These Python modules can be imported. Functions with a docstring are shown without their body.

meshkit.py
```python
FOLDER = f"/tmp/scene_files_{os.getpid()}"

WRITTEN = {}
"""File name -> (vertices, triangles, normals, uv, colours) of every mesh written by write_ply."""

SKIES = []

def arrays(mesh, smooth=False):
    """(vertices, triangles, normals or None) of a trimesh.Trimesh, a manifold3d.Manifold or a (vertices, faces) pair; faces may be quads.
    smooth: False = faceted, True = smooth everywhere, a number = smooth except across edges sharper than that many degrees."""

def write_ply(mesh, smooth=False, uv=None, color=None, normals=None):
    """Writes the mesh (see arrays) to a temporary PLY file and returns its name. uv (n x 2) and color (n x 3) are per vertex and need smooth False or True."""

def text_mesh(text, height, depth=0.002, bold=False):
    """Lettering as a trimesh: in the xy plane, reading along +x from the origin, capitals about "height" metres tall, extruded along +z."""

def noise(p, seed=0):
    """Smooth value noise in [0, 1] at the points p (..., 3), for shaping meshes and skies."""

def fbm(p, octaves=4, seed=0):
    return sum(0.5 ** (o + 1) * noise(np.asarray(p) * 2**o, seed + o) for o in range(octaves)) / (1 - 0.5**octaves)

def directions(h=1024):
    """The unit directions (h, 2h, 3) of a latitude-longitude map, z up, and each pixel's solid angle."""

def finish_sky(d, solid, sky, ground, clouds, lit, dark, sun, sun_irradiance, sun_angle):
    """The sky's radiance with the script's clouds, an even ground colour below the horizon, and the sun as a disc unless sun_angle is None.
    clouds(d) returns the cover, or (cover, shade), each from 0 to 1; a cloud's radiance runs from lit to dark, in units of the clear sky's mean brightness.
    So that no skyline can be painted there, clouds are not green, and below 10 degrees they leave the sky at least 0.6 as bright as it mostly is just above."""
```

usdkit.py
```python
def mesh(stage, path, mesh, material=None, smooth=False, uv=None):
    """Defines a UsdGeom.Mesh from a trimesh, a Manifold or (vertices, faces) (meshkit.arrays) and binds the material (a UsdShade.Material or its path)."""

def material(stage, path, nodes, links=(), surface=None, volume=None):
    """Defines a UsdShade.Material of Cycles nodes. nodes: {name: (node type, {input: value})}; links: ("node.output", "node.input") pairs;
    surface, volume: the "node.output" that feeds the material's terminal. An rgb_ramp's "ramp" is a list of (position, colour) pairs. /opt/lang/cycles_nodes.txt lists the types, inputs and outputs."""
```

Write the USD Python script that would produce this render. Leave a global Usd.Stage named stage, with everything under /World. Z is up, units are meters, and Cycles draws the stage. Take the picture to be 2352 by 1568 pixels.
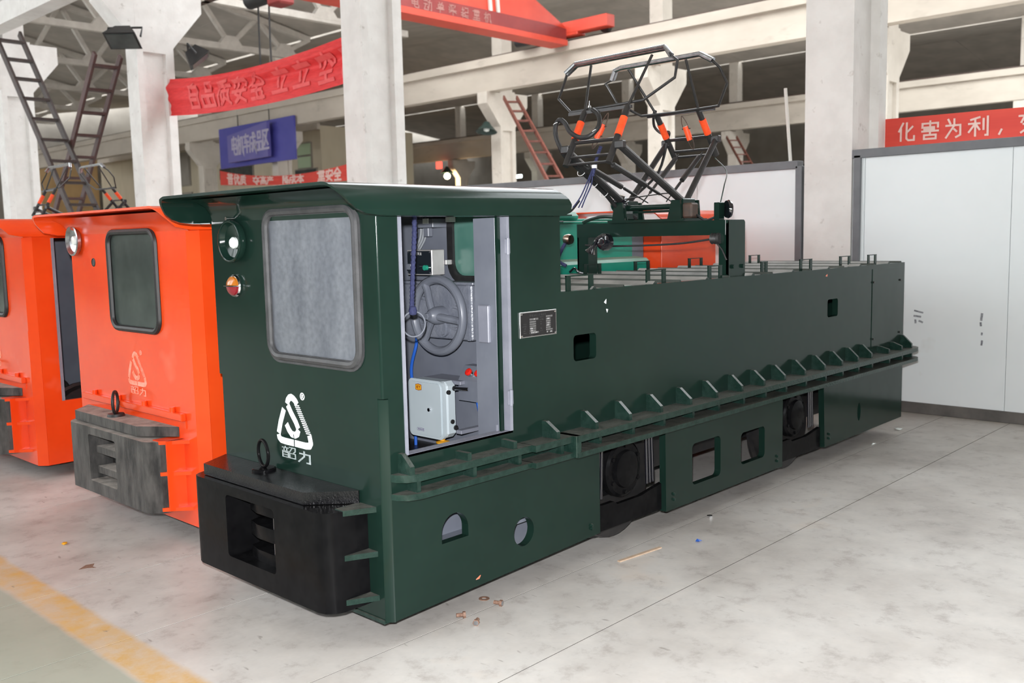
import math, random
import numpy as np, trimesh, manifold3d, usdkit, meshkit
from shapely.geometry import Polygon, LineString, Point, box as sbox
from shapely.ops import unary_union
from shapely import affinity
from pxr import Usd, UsdGeom, UsdLux, UsdShade, Gf, Sdf

random.seed(7); np.random.seed(7)
stage = Usd.Stage.CreateInMemory()
UsdGeom.SetStageUpAxis(stage, 'Z'); UsdGeom.SetStageMetersPerUnit(stage, 1.0)
UsdGeom.Xform.Define(stage, '/World')
UsdGeom.Scope.Define(stage, '/World/Looks')

# ------------------------------------------------------------------ camera, sky, lights, exposure
EYE = np.array([-2.25194, -2.83995, 1.6])
RIGHT = np.array([0.68785033, -0.72553258, -0.02155018])
DOWN = np.array([-0.09441601, -0.05999616, -0.99372334])
FWD = np.array([0.71968573, 0.68556761, -0.10977027])
cam = UsdGeom.Camera.Define(stage, '/World/camera')
cam.CreateHorizontalApertureAttr(23.6)
cam.CreateVerticalApertureAttr(23.6 * 1568 / 2352)
cam.CreateFocalLengthAttr(23.6 * 2174.9 / 2352)
cam.CreateClippingRangeAttr((0.05, 400))
cam.CreateFStopAttr(2.2); cam.CreateFocusDistanceAttr(4.6)
cam.CreateExposureAttr(0.0)
U, B = -DOWN, -FWD
cam.AddTransformOp().Set(Gf.Matrix4d(*RIGHT, 0, *U, 0, *B, 0, *EYE, 1))

sky = UsdLux.DomeLight.Define(stage, '/World/sky')
sky.CreateIntensityAttr(1.95); sky.CreateColorAttr(Gf.Vec3f(0.93, 0.97, 1.0))

fl = UsdLux.SphereLight.Define(stage, '/World/camera_flash')      # the flash on the camera that took the photograph
fl.CreateRadiusAttr(0.03); fl.CreateIntensityAttr(33000); fl.CreateColorAttr(Gf.Vec3f(0.98, 0.98, 1.0))
fl.AddTranslateOp().Set(Gf.Vec3d(*(EYE + 0.14 * U - 0.03 * RIGHT - 0.05 * FWD)))

# ------------------------------------------------------------------ helpers
def box(x0, x1, y0, y1, z0, z1, bev=0.0):
    lo, hi = np.minimum((x0, y0, z0), (x1, y1, z1)), np.maximum((x0, y0, z0), (x1, y1, z1))
    if bev <= 0:
        m = trimesh.creation.box(hi - lo); m.apply_translation((lo + hi) / 2); return m
    h = (hi - lo) / 2; bev = min(bev, h.min() * 0.9); pts = []
    for s in np.ndindex(2, 2, 2):
        sg = np.array(s) * 2 - 1
        for k in range(3):
            p = h - bev; p[k] = h[k]; pts.append(sg * p)
    m = trimesh.convex.convex_hull(np.array(pts)); m.apply_translation((lo + hi) / 2); return m

def frame(d):
    d = np.asarray(d, float); d = d / np.linalg.norm(d)
    a = np.array([0, 0, 1.0]) if abs(d[2]) < 0.9 else np.array([1.0, 0, 0])
    u = np.cross(a, d); u /= np.linalg.norm(u)
    return u, np.cross(d, u), d

def lathe(profile, origin, axis, n=28):
    """profile: (radius, height) pairs along the axis"""
    u, v, d = frame(axis); o = np.asarray(origin, float)
    a = np.linspace(0, 2 * np.pi, n, endpoint=False)
    V, F = [], []
    for r, h in profile:
        r = max(r, 1e-5)
        V.append(o + d * h + r * (np.cos(a)[:, None] * u + np.sin(a)[:, None] * v))
    V = np.vstack(V)
    for k in range(len(profile) - 1):
        for i in range(n):
            j = (i + 1) % n; A, Bq, Cq, D = k * n + i, k * n + j, (k + 1) * n + j, (k + 1) * n + i
            F += [(A, Bq, Cq), (A, Cq, D)]
    m = trimesh.Trimesh(V, F, process=False)
    return m

def cyl(p, q, r, r2=None, n=16):
    p, q = np.asarray(p, float), np.asarray(q, float); L = np.linalg.norm(q - p); r2 = r if r2 is None else r2
    return lathe([(0, 0), (r, 0), (r2, L), (0, L)], p, q - p, n)

def tube(pts, r, n=8, closed=False, cap=True):
    P = np.asarray(pts, float); N = len(P)
    if closed: T = np.roll(P, -1, 0) - np.roll(P, 1, 0)
    else: T = np.gradient(P, axis=0)
    T /= np.linalg.norm(T, axis=1, keepdims=True) + 1e-12
    u = frame(T[0])[0]; V = []; a = np.linspace(0, 2 * np.pi, n, endpoint=False); rr = np.broadcast_to(r, (N,))
    for i in range(N):
        u = u - T[i] * (u @ T[i]); u /= np.linalg.norm(u); w = np.cross(T[i], u)
        k = 1.0
        V.append(P[i] + rr[i] * k * (np.cos(a)[:, None] * u + np.sin(a)[:, None] * w))
    V = np.vstack(V); F = []
    for i in range(N if closed else N - 1):
        k = (i + 1) % N
        for j in range(n):
            l = (j + 1) % n
            F += [(i * n + j, i * n + l, k * n + l), (i * n + j, k * n + l, k * n + j)]
    if not closed and cap:
        c0, c1 = len(V), len(V) + 1; V = np.vstack([V, P[0], P[-1]])
        for j in range(n):
            l = (j + 1) % n; F += [(c0, l, j), (c1, (N - 1) * n + j, (N - 1) * n + l)]
    return trimesh.Trimesh(V, F, process=False)

def curve(pts, n=24):
    """smooth Catmull-Rom curve through points"""
    P = np.asarray(pts, float); Q = np.vstack([2 * P[0] - P[1], P, 2 * P[-1] - P[-2]]); out = []
    for i in range(1, len(Q) - 2):
        t = np.linspace(0, 1, max(2, n // (len(P) - 1)), endpoint=False)[:, None]
        a, b, c, d = Q[i - 1], Q[i], Q[i + 1], Q[i + 2]
        out.append(0.5 * (2 * b + (c - a) * t + (2 * a - 5 * b + 4 * c - d) * t**2 + (3 * b - a - 3 * c + d) * t**3))
    return np.vstack(out + [P[-1:]])

def prism(poly, axis, a0, a1):
    """shapely polygon extruded along an axis: 'x' (y,z), 'y' (x,z), 'z' (x,y)"""
    if isinstance(poly, (list, tuple)): poly = Polygon(poly)
    lo, hi = min(a0, a1), max(a0, a1); parts = []
    for g in getattr(poly, 'geoms', [poly]):
        if g.is_empty or g.area < 1e-10: continue
        m = trimesh.creation.extrude_polygon(g, hi - lo, engine='earcut')
        v = m.vertices.copy(); v[:, 2] += lo; f = m.faces
        if axis == 'x': v = v[:, [2, 0, 1]]
        elif axis == 'y': v = v[:, [0, 2, 1]]; f = f[:, ::-1]
        parts.append(trimesh.Trimesh(v, f, process=False))
    return trimesh.util.concatenate(parts)

def rrect(x0, x1, y0, y1, r, n=6):
    return sbox(min(x0, x1) + r, min(y0, y1) + r, max(x0, x1) - r, max(y0, y1) - r).buffer(r, quad_segs=n)

def beam(p, q, w, h, up=(0, 0, 1)):
    """rectangular bar from p to q, w across, h along up"""
    p, q, up = (np.asarray(a, float) for a in (p, q, up)); d = q - p; L = np.linalg.norm(d); d /= L
    s = np.cross(d, up); s /= np.linalg.norm(s); t = np.cross(s, d)
    m = trimesh.creation.box((L, w, h)); T = np.eye(4); T[:3, 0], T[:3, 1], T[:3, 2], T[:3, 3] = d, np.cross(t, d), t, (p + q) / 2
    m.apply_transform(T); return m

cat = lambda *ms: trimesh.util.concatenate([m for g in ms for m in (g if isinstance(g, list) else [g])])
used = {}
def numbered(parent, name):
    k = (parent, name); n = used.get(k, 0); used[k] = n + 1
    return name if n == 0 else f'{name}_{n:03d}'

BASE = {}
def tag(prim, label=None, category=None, group=None, kind=None):
    for k, v in (('label', label), ('category', category), ('group', group), ('kind', kind)):
        if v: prim.SetCustomDataByKey(k, v)

def thing(name, label, category, loc=(0, 0, 0), group=None, kind=None):
    p = '/World/' + numbered('/World', name)
    x = UsdGeom.Xform.Define(stage, p); x.AddTranslateOp().Set(Gf.Vec3d(*map(float, loc))); BASE[p] = np.asarray(loc, float)
    tag(x.GetPrim(), label, category, group, kind); return p

def obj(name, mesh, material, parent='/World', label=None, category=None, group=None, kind=None, smooth=30):
    top = '/' + '/'.join(parent.split('/')[1:3]); off = BASE.get(top, np.zeros(3))
    p = parent + '/' + numbered(parent, name)
    mesh = trimesh.Trimesh(np.asarray(mesh.vertices) - off, mesh.faces, process=False)
    usdkit.mesh(stage, p, mesh, M[material], smooth=smooth)
    tag(stage.GetPrimAtPath(p), label, category, group, kind); return p

# ------------------------------------------------------------------ materials
M = {}
def mat(name, c1, c2=None, rough=0.5, r2=None, metal=0.0, nscale=6.0, bump=0.0, bscale=60.0, bdist=0.003, coat=0.0, spec=0.5, lo=0.35, hi=0.65, detail=4.0, space='pos', stretch=(1, 1, 1), speck=None, sscale=30.0, samt=(0.62, 0.72), bdetail=3.0, dust=None):
    c2 = c2 or c1
    src = ('geometry', {}) if space == 'pos' else ('texture_coordinate', {}); out = 'g.position' if space == 'pos' else 'g.object'
    n = {'g': src, 'mp': ('mapping', {'scale': stretch}), 'n': ('noise_texture', {'scale': nscale, 'detail': detail, 'roughness': 0.6}),
         'r': ('rgb_ramp', {'ramp': [(lo, c1), (hi, c2)]}),
         'p': ('principled_bsdf', {'roughness': rough, 'metallic': metal, 'coat_weight': coat, 'specular_ior_level': spec})}
    l = [(out, 'mp.vector'), ('mp.vector', 'n.vector'), ('n.fac', 'r.fac')]
    col = 'r.color'
    if speck:
        n['sn'] = ('noise_texture', {'scale': sscale, 'detail': 3.0, 'roughness': 0.7}); n['sr'] = ('map_range', {'from_min': samt[0], 'from_max': samt[1], 'clamp': True})
        n['sm'] = ('mix_color', {'b': speck}); l += [('mp.vector', 'sn.vector'), ('sn.fac', 'sr.value'), (col, 'sm.a'), ('sr.result', 'sm.fac')]; col = 'sm.result'
    if dust:      # dust lies on faces that look upwards
        n['nz'] = ('separate_xyz', {}); n['dm'] = ('map_range', {'from_min': 0.6, 'from_max': 0.95, 'to_max': dust[1], 'clamp': True}); n['dk'] = ('mix_color', {'b': dust[0]}); n['dn'] = ('math', {'math_type': 'multiply'})
        l += [('g.normal', 'nz.vector'), ('nz.z', 'dm.value'), ('dm.result', 'dn.value1'), ('n.fac', 'dn.value2'), ('dn.value', 'dk.fac'), (col, 'dk.a')]; col = 'dk.result'
        n['ra'] = ('math', {'math_type': 'multiply_add', 'value2': 0.6, 'value3': rough}); l += [('dn.value', 'ra.value1'), ('ra.value', 'p.roughness')]
    l.append((col, 'p.base_color'))
    if r2 is not None and not dust:
        n['rr'] = ('map_range', {'from_min': 0.3, 'from_max': 0.7, 'to_min': rough, 'to_max': r2, 'clamp': True}); l += [('n.fac', 'rr.value'), ('rr.result', 'p.roughness')]
    if bump:
        n['bn'] = ('noise_texture', {'scale': bscale, 'detail': bdetail}); n['b'] = ('bump', {'strength': bump, 'distance': bdist})
        l += [('mp.vector', 'bn.vector'), ('bn.fac', 'b.height'), ('b.normal', 'p.normal')]
    M[name] = usdkit.material(stage, '/World/Looks/' + name, n, l, surface='p.BSDF')

mat('green_paint', (.0068, .0198, .0148), (.009, .0245, .0183), rough=.12, r2=.17, nscale=2.0, bump=.03, bscale=9, bdist=.008, spec=.24)
mat('green_weld', (.008, .024, .018), (.016, .038, .03), rough=.15, nscale=30, bump=.35, bscale=70, bdist=.004, dust=((.15, .135, .12), .9), spec=.3)
mat('green_top', (.009, .021, .018), (.014, .03, .025), rough=.24, nscale=4, dust=((.46, .44, .42), 1.5))
mat('black_paint', (.004, .004, .0045), (.007, .007, .0075), rough=.16, r2=.24, nscale=12, bump=.12, bscale=38, bdist=.004, spec=.06)
mat('black_rough', (.005, .005, .006), (.01, .01, .011), rough=.2, nscale=20, bump=.4, bscale=130, bdist=.004, spec=.3)
mat('black_dusty', (.02, .02, .02), (.09, .085, .08), rough=.5, nscale=14, stretch=(1, 1, .35), bump=.4, bscale=60, dust=((.42, .38, .34), 1.3))
mat('black_steel', (.018, .018, .019), (.028, .026, .025), rough=.38, nscale=25)
mat('black_rubber', (.012, .012, .013), (.02, .02, .02), rough=.5, nscale=30)
mat('grey_rubber', (.035, .036, .038), (.06, .06, .063), rough=.5, nscale=14, bump=.15, bscale=40)
mat('grey_paint', (.148, .161, .197), (.175, .19, .226), rough=.38, nscale=5, bump=.06, bscale=30)
mat('grey_lump', (.16, .175, .215), (.21, .225, .265), rough=.3, nscale=12, bump=.5, bscale=60, bdist=.005)
mat('jamb_grey', (.21, .22, .265), (.26, .27, .32), rough=.4, nscale=8)
mat('box_grey', (.47, .545, .575), (.51, .58, .61), rough=.3, nscale=4)
mat('orange_paint', (.80, .060, .008), (.86, .078, .012), rough=.2, nscale=2.5, speck=(.9, .25, .15), sscale=2.2, samt=(.64, 1.1))
mat('orange_tape', (.85, .07, .012), (.95, .1, .02), rough=.5, nscale=40, bump=.2, bscale=80)
mat('teal_paint', (.010, .235, .16), (.015, .265, .185), rough=.2, nscale=3, spec=.35, dust=((.4, .36, .3), 1.3))
mat('red_plastic', (.75, .02, .012), rough=.3)
mat('yellow_plastic', (.75, .36, .02), rough=.35)
mat('sticker_yellow', (.9, .45, .02), rough=.4)
mat('sticker_red', (.25, .02, .01), rough=.4)
mat('purple_ink', (.16, .12, .24), rough=.5)
mat('green_plastic', (.02, .3, .2), rough=.35)
mat('chrome', (.75, .75, .77), rough=.12, metal=1)
mat('steel', (.55, .55, .56), (.66, .66, .67), rough=.32, metal=1, nscale=14)
mat('brushed_steel', (.40, .39, .38), (.48, .47, .46), rough=.38, metal=.25, nscale=8)
mat('copper_worn', (.25, .16, .11), (.6, .5, .45), rough=.3, metal=1, nscale=12)
mat('shoe_metal', (.35, .36, .38), (.52, .54, .57), rough=.3, metal=1, nscale=30)
mat('brown_steel', (.05, .034, .026), (.09, .05, .035), rough=.6, nscale=14)
mat('rust_bolt', (.16, .085, .055), (.28, .17, .12), rough=.7, nscale=90, bump=.5, bscale=200)
mat('dark_ladder', (.03, .02, .018), (.055, .033, .028), rough=.55, nscale=10)
mat('red_brown_ladder', (.05, .018, .016), (.075, .026, .022), rough=.55, nscale=10)
mat('red_ladder', (.12, .035, .022), (.2, .06, .04), rough=.6, nscale=8)
mat('plate_black', (.012, .012, .013), rough=.3)
mat('plate_field', (.1, .1, .1), (.14, .14, .14), rough=.35, nscale=80)
mat('plate_text', (.55, .55, .55), rough=.4)
mat('plate_dim', (.045, .045, .046), rough=.4)
mat('white_stencil', (.8, .85, .87), (.86, .89, .9), rough=.4, nscale=30)
mat('dim_stencil', (.30, .36, .36), (.5, .55, .56), rough=.5, nscale=40)
mat('faded_stencil', (.95, .42, .32), (.9, .2, .1), rough=.5, nscale=24)
mat('panel_black', (.012, .016, .022), rough=.25)
mat('amber_lens', (.42, .13, .012), rough=.18, coat=.5)
mat('red_lens', (.22, .012, .02), rough=.18, coat=.5)
mat('lamp_white', (.8, .85, .82), rough=.25)
mat('blue_rope', (.02, .025, .075), (.04, .047, .13), rough=.8, nscale=160, bump=.6, bscale=300, stretch=(1, 1, .4))
mat('blue_cable', (.02, .11, .5), rough=.4)
mat('grey_cable', (.32, .34, .36), rough=.4)
mat('white_tie', (.8, .8, .8), rough=.4)
mat('partition_white', (.70, .745, .755), (.735, .77, .78), rough=.32, nscale=1.2, speck=(.6, .6, .58), sscale=3.0, samt=(.66, .95))
mat('trim_grey', (.115, .12, .13), (.14, .145, .155), rough=.45, nscale=5)
mat('kick_grey', (.075, .07, .065), (.12, .11, .10), rough=.6, nscale=6)
mat('scuff', (.12, .13, .15), (.35, .36, .38), rough=.6, nscale=60)
mat('column_white', (.66, .64, .615), (.74, .725, .70), rough=.75, nscale=3.2, speck=(.42, .385, .35), sscale=6.5, samt=(.64, .8), bump=.25, bscale=22, bdist=.008)
mat('column_cream', (.50, .45, .385), (.58, .525, .455), rough=.8, nscale=1.5, speck=(.36, .31, .26), sscale=2.6, samt=(.62, .8))
mat('beam_cream', (.44, .385, .32), (.52, .46, .385), rough=.8, nscale=1.2, stretch=(3, .4, 1), speck=(.36, .31, .26), sscale=2.0, samt=(.62, .8))
mat('ceiling_grey', (.38, .345, .30), (.48, .435, .38), rough=.85, nscale=.8)
mat('truss_paint', (.50, .46, .41), (.6, .56, .5), rough=.75, nscale=3)
mat('wall_cream', (.46, .40, .29), (.53, .46, .34), rough=.8, nscale=1.0, stretch=(1, 1, .3))
mat('wall_tan', (.40, .25, .11), (.46, .3, .14), rough=.8, nscale=1.0)
mat('wall_dim', (.23, .205, .175), (.30, .27, .23), rough=.85, nscale=.6)
mat('dark_pane', (.035, .042, .042), (.06, .07, .066), rough=.15, nscale=2)
mat('pale_pane', (.4, .5, .33), rough=.2)
mat('banner_red', (.60, .018, .022), (.72, .035, .035), rough=.65, nscale=5, stretch=(1, 1, 6))
mat('banner_text_faint', (.70, .075, .08), (.74, .11, .105), rough=.65, nscale=8)
mat('banner_red_flat', (.62, .045, .03), (.70, .065, .04), rough=.6, nscale=2, stretch=(1, .3, 4))
mat('banner_text', (.72, .48, .42), (.78, .56, .5), rough=.6, nscale=8)
mat('sign_blue', (.055, .055, .29), (.075, .07, .33), rough=.45, nscale=1)
mat('sign_blue_panel', (.11, .10, .32), (.14, .12, .34), rough=.4, nscale=1)
mat('sign_text', (.36, .33, .44), (.42, .38, .48), rough=.5, nscale=4)
mat('crane_red', (.50, .045, .022), (.58, .06, .03), rough=.5, nscale=1.5)
mat('crane_dark', (.20, .022, .02), (.24, .03, .026), rough=.55, nscale=1.5)
mat('crane_text', (.30, .13, .11), rough=.6)
mat('lamp_green', (.015, .035, .03), rough=.3)
mat('black_gloss', (.008, .008, .012), rough=.08, coat=1)
mat('wood_strip', (.5, .36, .25), (.6, .45, .33), rough=.7, nscale=30)
mat('white_pipe', (.62, .6, .56), rough=.5)
mat('floor_sub', (.03, .022, .018), rough=.9)

def special():
    # dusty cab window: hazy film, partly see-through
    M['dusty_glass'] = usdkit.material(stage, '/World/Looks/dusty_glass', {
        'g': ('geometry', {}), 'n': ('noise_texture', {'scale': 7.0, 'detail': 6.0, 'roughness': .65}), 'n2': ('noise_texture', {'scale': 40.0, 'detail': 4.0}),
        'mp': ('mapping', {'scale': (1, 1, .35)}),
        'r': ('rgb_ramp', {'ramp': [(.3, (.13, .143, .168)), (.7, (.22, .236, .265))]}), 'f': ('map_range', {'from_min': .3, 'from_max': .7, 'to_min': .84, 'to_max': .62, 'clamp': True}),
        'p': ('principled_bsdf', {'roughness': .3, 'specular_ior_level': .5}), 't': ('transparent_bsdf', {'color': (.85, .88, .9)}), 'm': ('mix_closure', {})},
        [('g.position', 'mp.vector'), ('mp.vector', 'n.vector'), ('g.position', 'n2.vector'), ('n.fac', 'r.fac'), ('r.color', 'p.base_color'), ('n2.fac', 'f.value'), ('f.result', 'm.fac'),
         ('t.BSDF', 'm.closure1'), ('p.BSDF', 'm.closure2')], surface='m.closure')
    M['clear_glass'] = usdkit.material(stage, '/World/Looks/clear_glass', {
        'fr': ('fresnel', {'IOR': 1.5}), 't': ('transparent_bsdf', {'color': (.75, .84, .80)}), 'gl': ('glossy_bsdf', {'color': (1, 1, 1), 'roughness': .03}), 'm': ('mix_closure', {})},
        [('fr.fac', 'm.fac'), ('t.BSDF', 'm.closure1'), ('gl.BSDF', 'm.closure2')], surface='m.closure')
    M['tinted_glass'] = usdkit.material(stage, '/World/Looks/tinted_glass', {
        'g': ('geometry', {}), 'n': ('noise_texture', {'scale': 5.0, 'detail': 5.0}), 'r': ('rgb_ramp', {'ramp': [(.35, (.05, .066, .062)), (.7, (.085, .105, .095))]}),
        'p': ('principled_bsdf', {'roughness': .18}), 't': ('transparent_bsdf', {'color': (.6, .7, .66)}), 'm': ('mix_closure', {'fac': .78})},
        [('g.position', 'n.vector'), ('n.fac', 'r.fac'), ('r.color', 'p.base_color'), ('t.BSDF', 'm.closure1'), ('p.BSDF', 'm.closure2')], surface='m.closure')
    M['green_film_glass'] = usdkit.material(stage, '/World/Looks/green_film_glass', {
        'g': ('geometry', {}), 'n': ('noise_texture', {'scale': 6.0, 'detail': 5.0}), 'r': ('rgb_ramp', {'ramp': [(.35, (.075, .20, .165)), (.7, (.12, .26, .215))]}),
        'p': ('principled_bsdf', {'roughness': .25}), 't': ('transparent_bsdf', {'color': (.6, .75, .7)}), 'm': ('mix_closure', {'fac': .82})},
        [('g.position', 'n.vector'), ('n.fac', 'r.fac'), ('r.color', 'p.base_color'), ('t.BSDF', 'm.closure1'), ('p.BSDF', 'm.closure2')], surface='m.closure')
    M['lens_glass'] = usdkit.material(stage, '/World/Looks/lens_glass', {
        'fr': ('fresnel', {'IOR': 1.5}), 't': ('transparent_bsdf', {'color': (.8, .95, .88)}), 'gl': ('glossy_bsdf', {'color': (1, 1, 1), 'roughness': .05}), 'm': ('mix_closure', {})},
        [('fr.fac', 'm.fac'), ('t.BSDF', 'm.closure1'), ('gl.BSDF', 'm.closure2')], surface='m.closure')
    for nm, c, s in (('bulb_warm', (1, .72, .38), 60.0), ('lamp_cool', (.85, 1, .95), 6.0), ('exit_red', (1, .12, .08), 2.0)):
        M[nm] = usdkit.material(stage, '/World/Looks/' + nm, {'e': ('emission', {'color': c, 'strength': s})}, [], surface='e.emission')
    # concrete floor: grey slab with stains; yellow walkway line and green walkway by position (paint lying on the floor)
    M['floor_concrete'] = usdkit.material(stage, '/World/Looks/floor_concrete', {
        'g': ('geometry', {}), 's': ('separate_xyz', {}),
        'mp': ('mapping', {'scale': (1, 1, 1)}), 'mp2': ('mapping', {'scale': (2.2, .7, 1)}),
        'n1': ('noise_texture', {'scale': 1.1, 'detail': 6.0, 'roughness': .62}), 'n2': ('noise_texture', {'scale': 7.0, 'detail': 6.0, 'roughness': .7}), 'n3': ('noise_texture', {'scale': 13.0, 'detail': 2.0}), 'n4': ('noise_texture', {'scale': 2.6, 'detail': 5.0, 'roughness': .65}),
        'r1': ('rgb_ramp', {'ramp': [(.30, (.36, .335, .31)), (.46, (.50, .475, .445)), (.62, (.585, .565, .535)), (.75, (.61, .55, .49))]}),
        'r2': ('rgb_ramp', {'ramp': [(.30, (.72, .69, .68)), (.46, (.97, .97, .97)), (.7, (1.05, 1.04, 1.03))]}),
        'r3': ('map_range', {'from_min': .70, 'from_max': .76, 'to_max': .55, 'clamp': True}), 'm3': ('mix_color', {'b': (.17, .145, .125)}),
        'm1': ('mix_color', {'blend_type': 'multiply', 'fac': 1.0}),
        'wob': ('math', {'math_type': 'multiply_add', 'value2': .035}), 'n5': ('noise_texture', {'scale': 6.0, 'detail': 4.0}),
        # yellow band -0.775 < x < -0.615, green beyond
        'ya': ('map_range', {'from_min': -.605, 'from_max': -.635, 'clamp': True}), 'yb': ('map_range', {'from_min': -.795, 'from_max': -.765, 'clamp': True}), 'ym': ('math', {'math_type': 'multiply'}),
        'yw': ('map_range', {'from_min': .34, 'from_max': .60, 'to_min': 1.0, 'to_max': .45, 'clamp': True}), 'ym2': ('math', {'math_type': 'multiply'}), 'yc': ('mix_color', {'b': (.60, .375, .13)}),
        'ga': ('map_range', {'from_min': -.77, 'from_max': -.80, 'to_max': .72, 'clamp': True}), 'gc': ('mix_color', {'b': (.30, .335, .255)}),
        'p': ('principled_bsdf', {'roughness': .42, 'specular_ior_level': .35}), 'b': ('bump', {'strength': .12, 'distance': .004})},
        [('g.position', 's.vector'), ('g.position', 'mp.vector'), ('g.position', 'mp2.vector'), ('mp.vector', 'n1.vector'), ('mp.vector', 'n2.vector'), ('mp2.vector', 'n3.vector'), ('mp2.vector', 'n4.vector'), ('mp.vector', 'n5.vector'),
         ('n1.fac', 'r1.fac'), ('n2.fac', 'r2.fac'), ('r1.color', 'm1.a'), ('r2.color', 'm1.b'),
         ('n5.fac', 'wob.value1'), ('s.x', 'wob.value3'),
         ('wob.value', 'ga.value'), ('wob.value', 'ya.value'), ('wob.value', 'yb.value'),
         ('m1.result', 'gc.a'), ('ga.result', 'gc.fac'),
         ('ya.result', 'ym.value1'), ('yb.result', 'ym.value2'), ('n2.fac', 'yw.value'), ('ym.value', 'ym2.value1'), ('yw.result', 'ym2.value2'), ('gc.result', 'yc.a'), ('ym2.value', 'yc.fac'),
         ('n3.fac', 'r3.value'), ('r3.result', 'm3.fac'), ('yc.result', 'm3.a'), ('m3.result', 'p.base_color'), ('n2.fac', 'b.height'), ('b.normal', 'p.normal')], surface='p.BSDF')
special()

# ------------------------------------------------------------------ lettering: Chinese characters by strokes on a 10 x 10 grid
RE = '7873 999080'
GLYPH = {
 '化': '3915 2620 8754 5951609092', '害': '5958 16189896 2676 2575 1494 5753 2220808222', '为': '2937 595610 16868160 5463', '利': '5918 0656 3830 3602 3653 ' + RE,
 '，': '2210', '变': '5958 0898 4845 6865 2715 8795 247410 3390', '废': '5958 1898 1800 363585 5720 447420 4490 6776', '普': '3948 7968 1898 4846 6866 2736 8776 0595 2484802024 2282',
 '优': '3915 2620 4696 696530 7671809092 8897', '质': '8928 2800 2797 5856 323585 8582 545220 6290', '夺': '0797 5904 5794 1393 646050 3241', '高': '5958 0898 3777753537 10149490 3373713133',
 '产': '5958 1898 3746 7766 1595 2500', '降': '1910 1939263413 6946 688844 6794 4393 5352 4191 7470', '成': '1797 1700 14444131 59639092 8540 7988', '本': '0797 5950 5702 5792 3272',
 '重': '8929 0898 2787842427 2585 5950 1292 0090', '安': '5958 16189896 472380 755210 0494', '全': '5905 5995 2585 5550 2383 1090', '电': '1888831318 1585 4941509092', '机': '0747 2920 2603 2644 585340 5888819092',
 '车': '1888 492585 5650 0393', '品': '3979763639 0444400004 5494905054', '区': '99191090 7832 3782', '韶': '2928 0848 1716 3736 0545 0444400004 0242 59999685 7955 5494905054', '力': '17878060 494500',
 '控': '0737 292010 0335 6968 46489896 5745 7785 5494 7470 4090', '制': '1907 1858 0656 3930 11145451 ' + RE, '盒': '5916 5996 3676 3575743435 20238380 4340 6360 0090', '头': '3948 2736 0494 696410 6390', '灯': '1715 292400 2331 4898 787060',
 '工': '1888 5850 0090', '矿': '0848 285803 1514 15454110 6968 5999 5940', '式': '0797 5952738092 7988 1555 3531 1141', '蓄': '0898 3937 6967 1696 5644 2484 1313838010', '池': '1827 0515 0012 36969362 6960 4641509092', '立': '5958 1898 3643 7662 0191', '用': '2820 289890 2595 2292 5850',
 '量': '3979763639 3777 0595 2484822224 5450 1191 0090', '起': '1747 2920 0444 2333 0290 5999 9995 9555 5552 5292', '单': '3948 7968 2787842427 2585 5740 0393', '动': '0848 0545 2500 0040 4351 5797 979080 7950', '梁': '1928 0716 0405 3969 6949 3935 8977 0494 5750 5402 5492', '空': '5958 16189896 4735 6785 2383 5350 1090', '自': '5948 2888802028 2585 2383',
}
def strokes(ch):
    out = []
    for s in GLYPH[ch].split():
        pts = [(int(s[i]), int(s[i + 1])) for i in range(0, len(s) - 1, 2)]
        out.append(pts)
    return out
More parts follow.
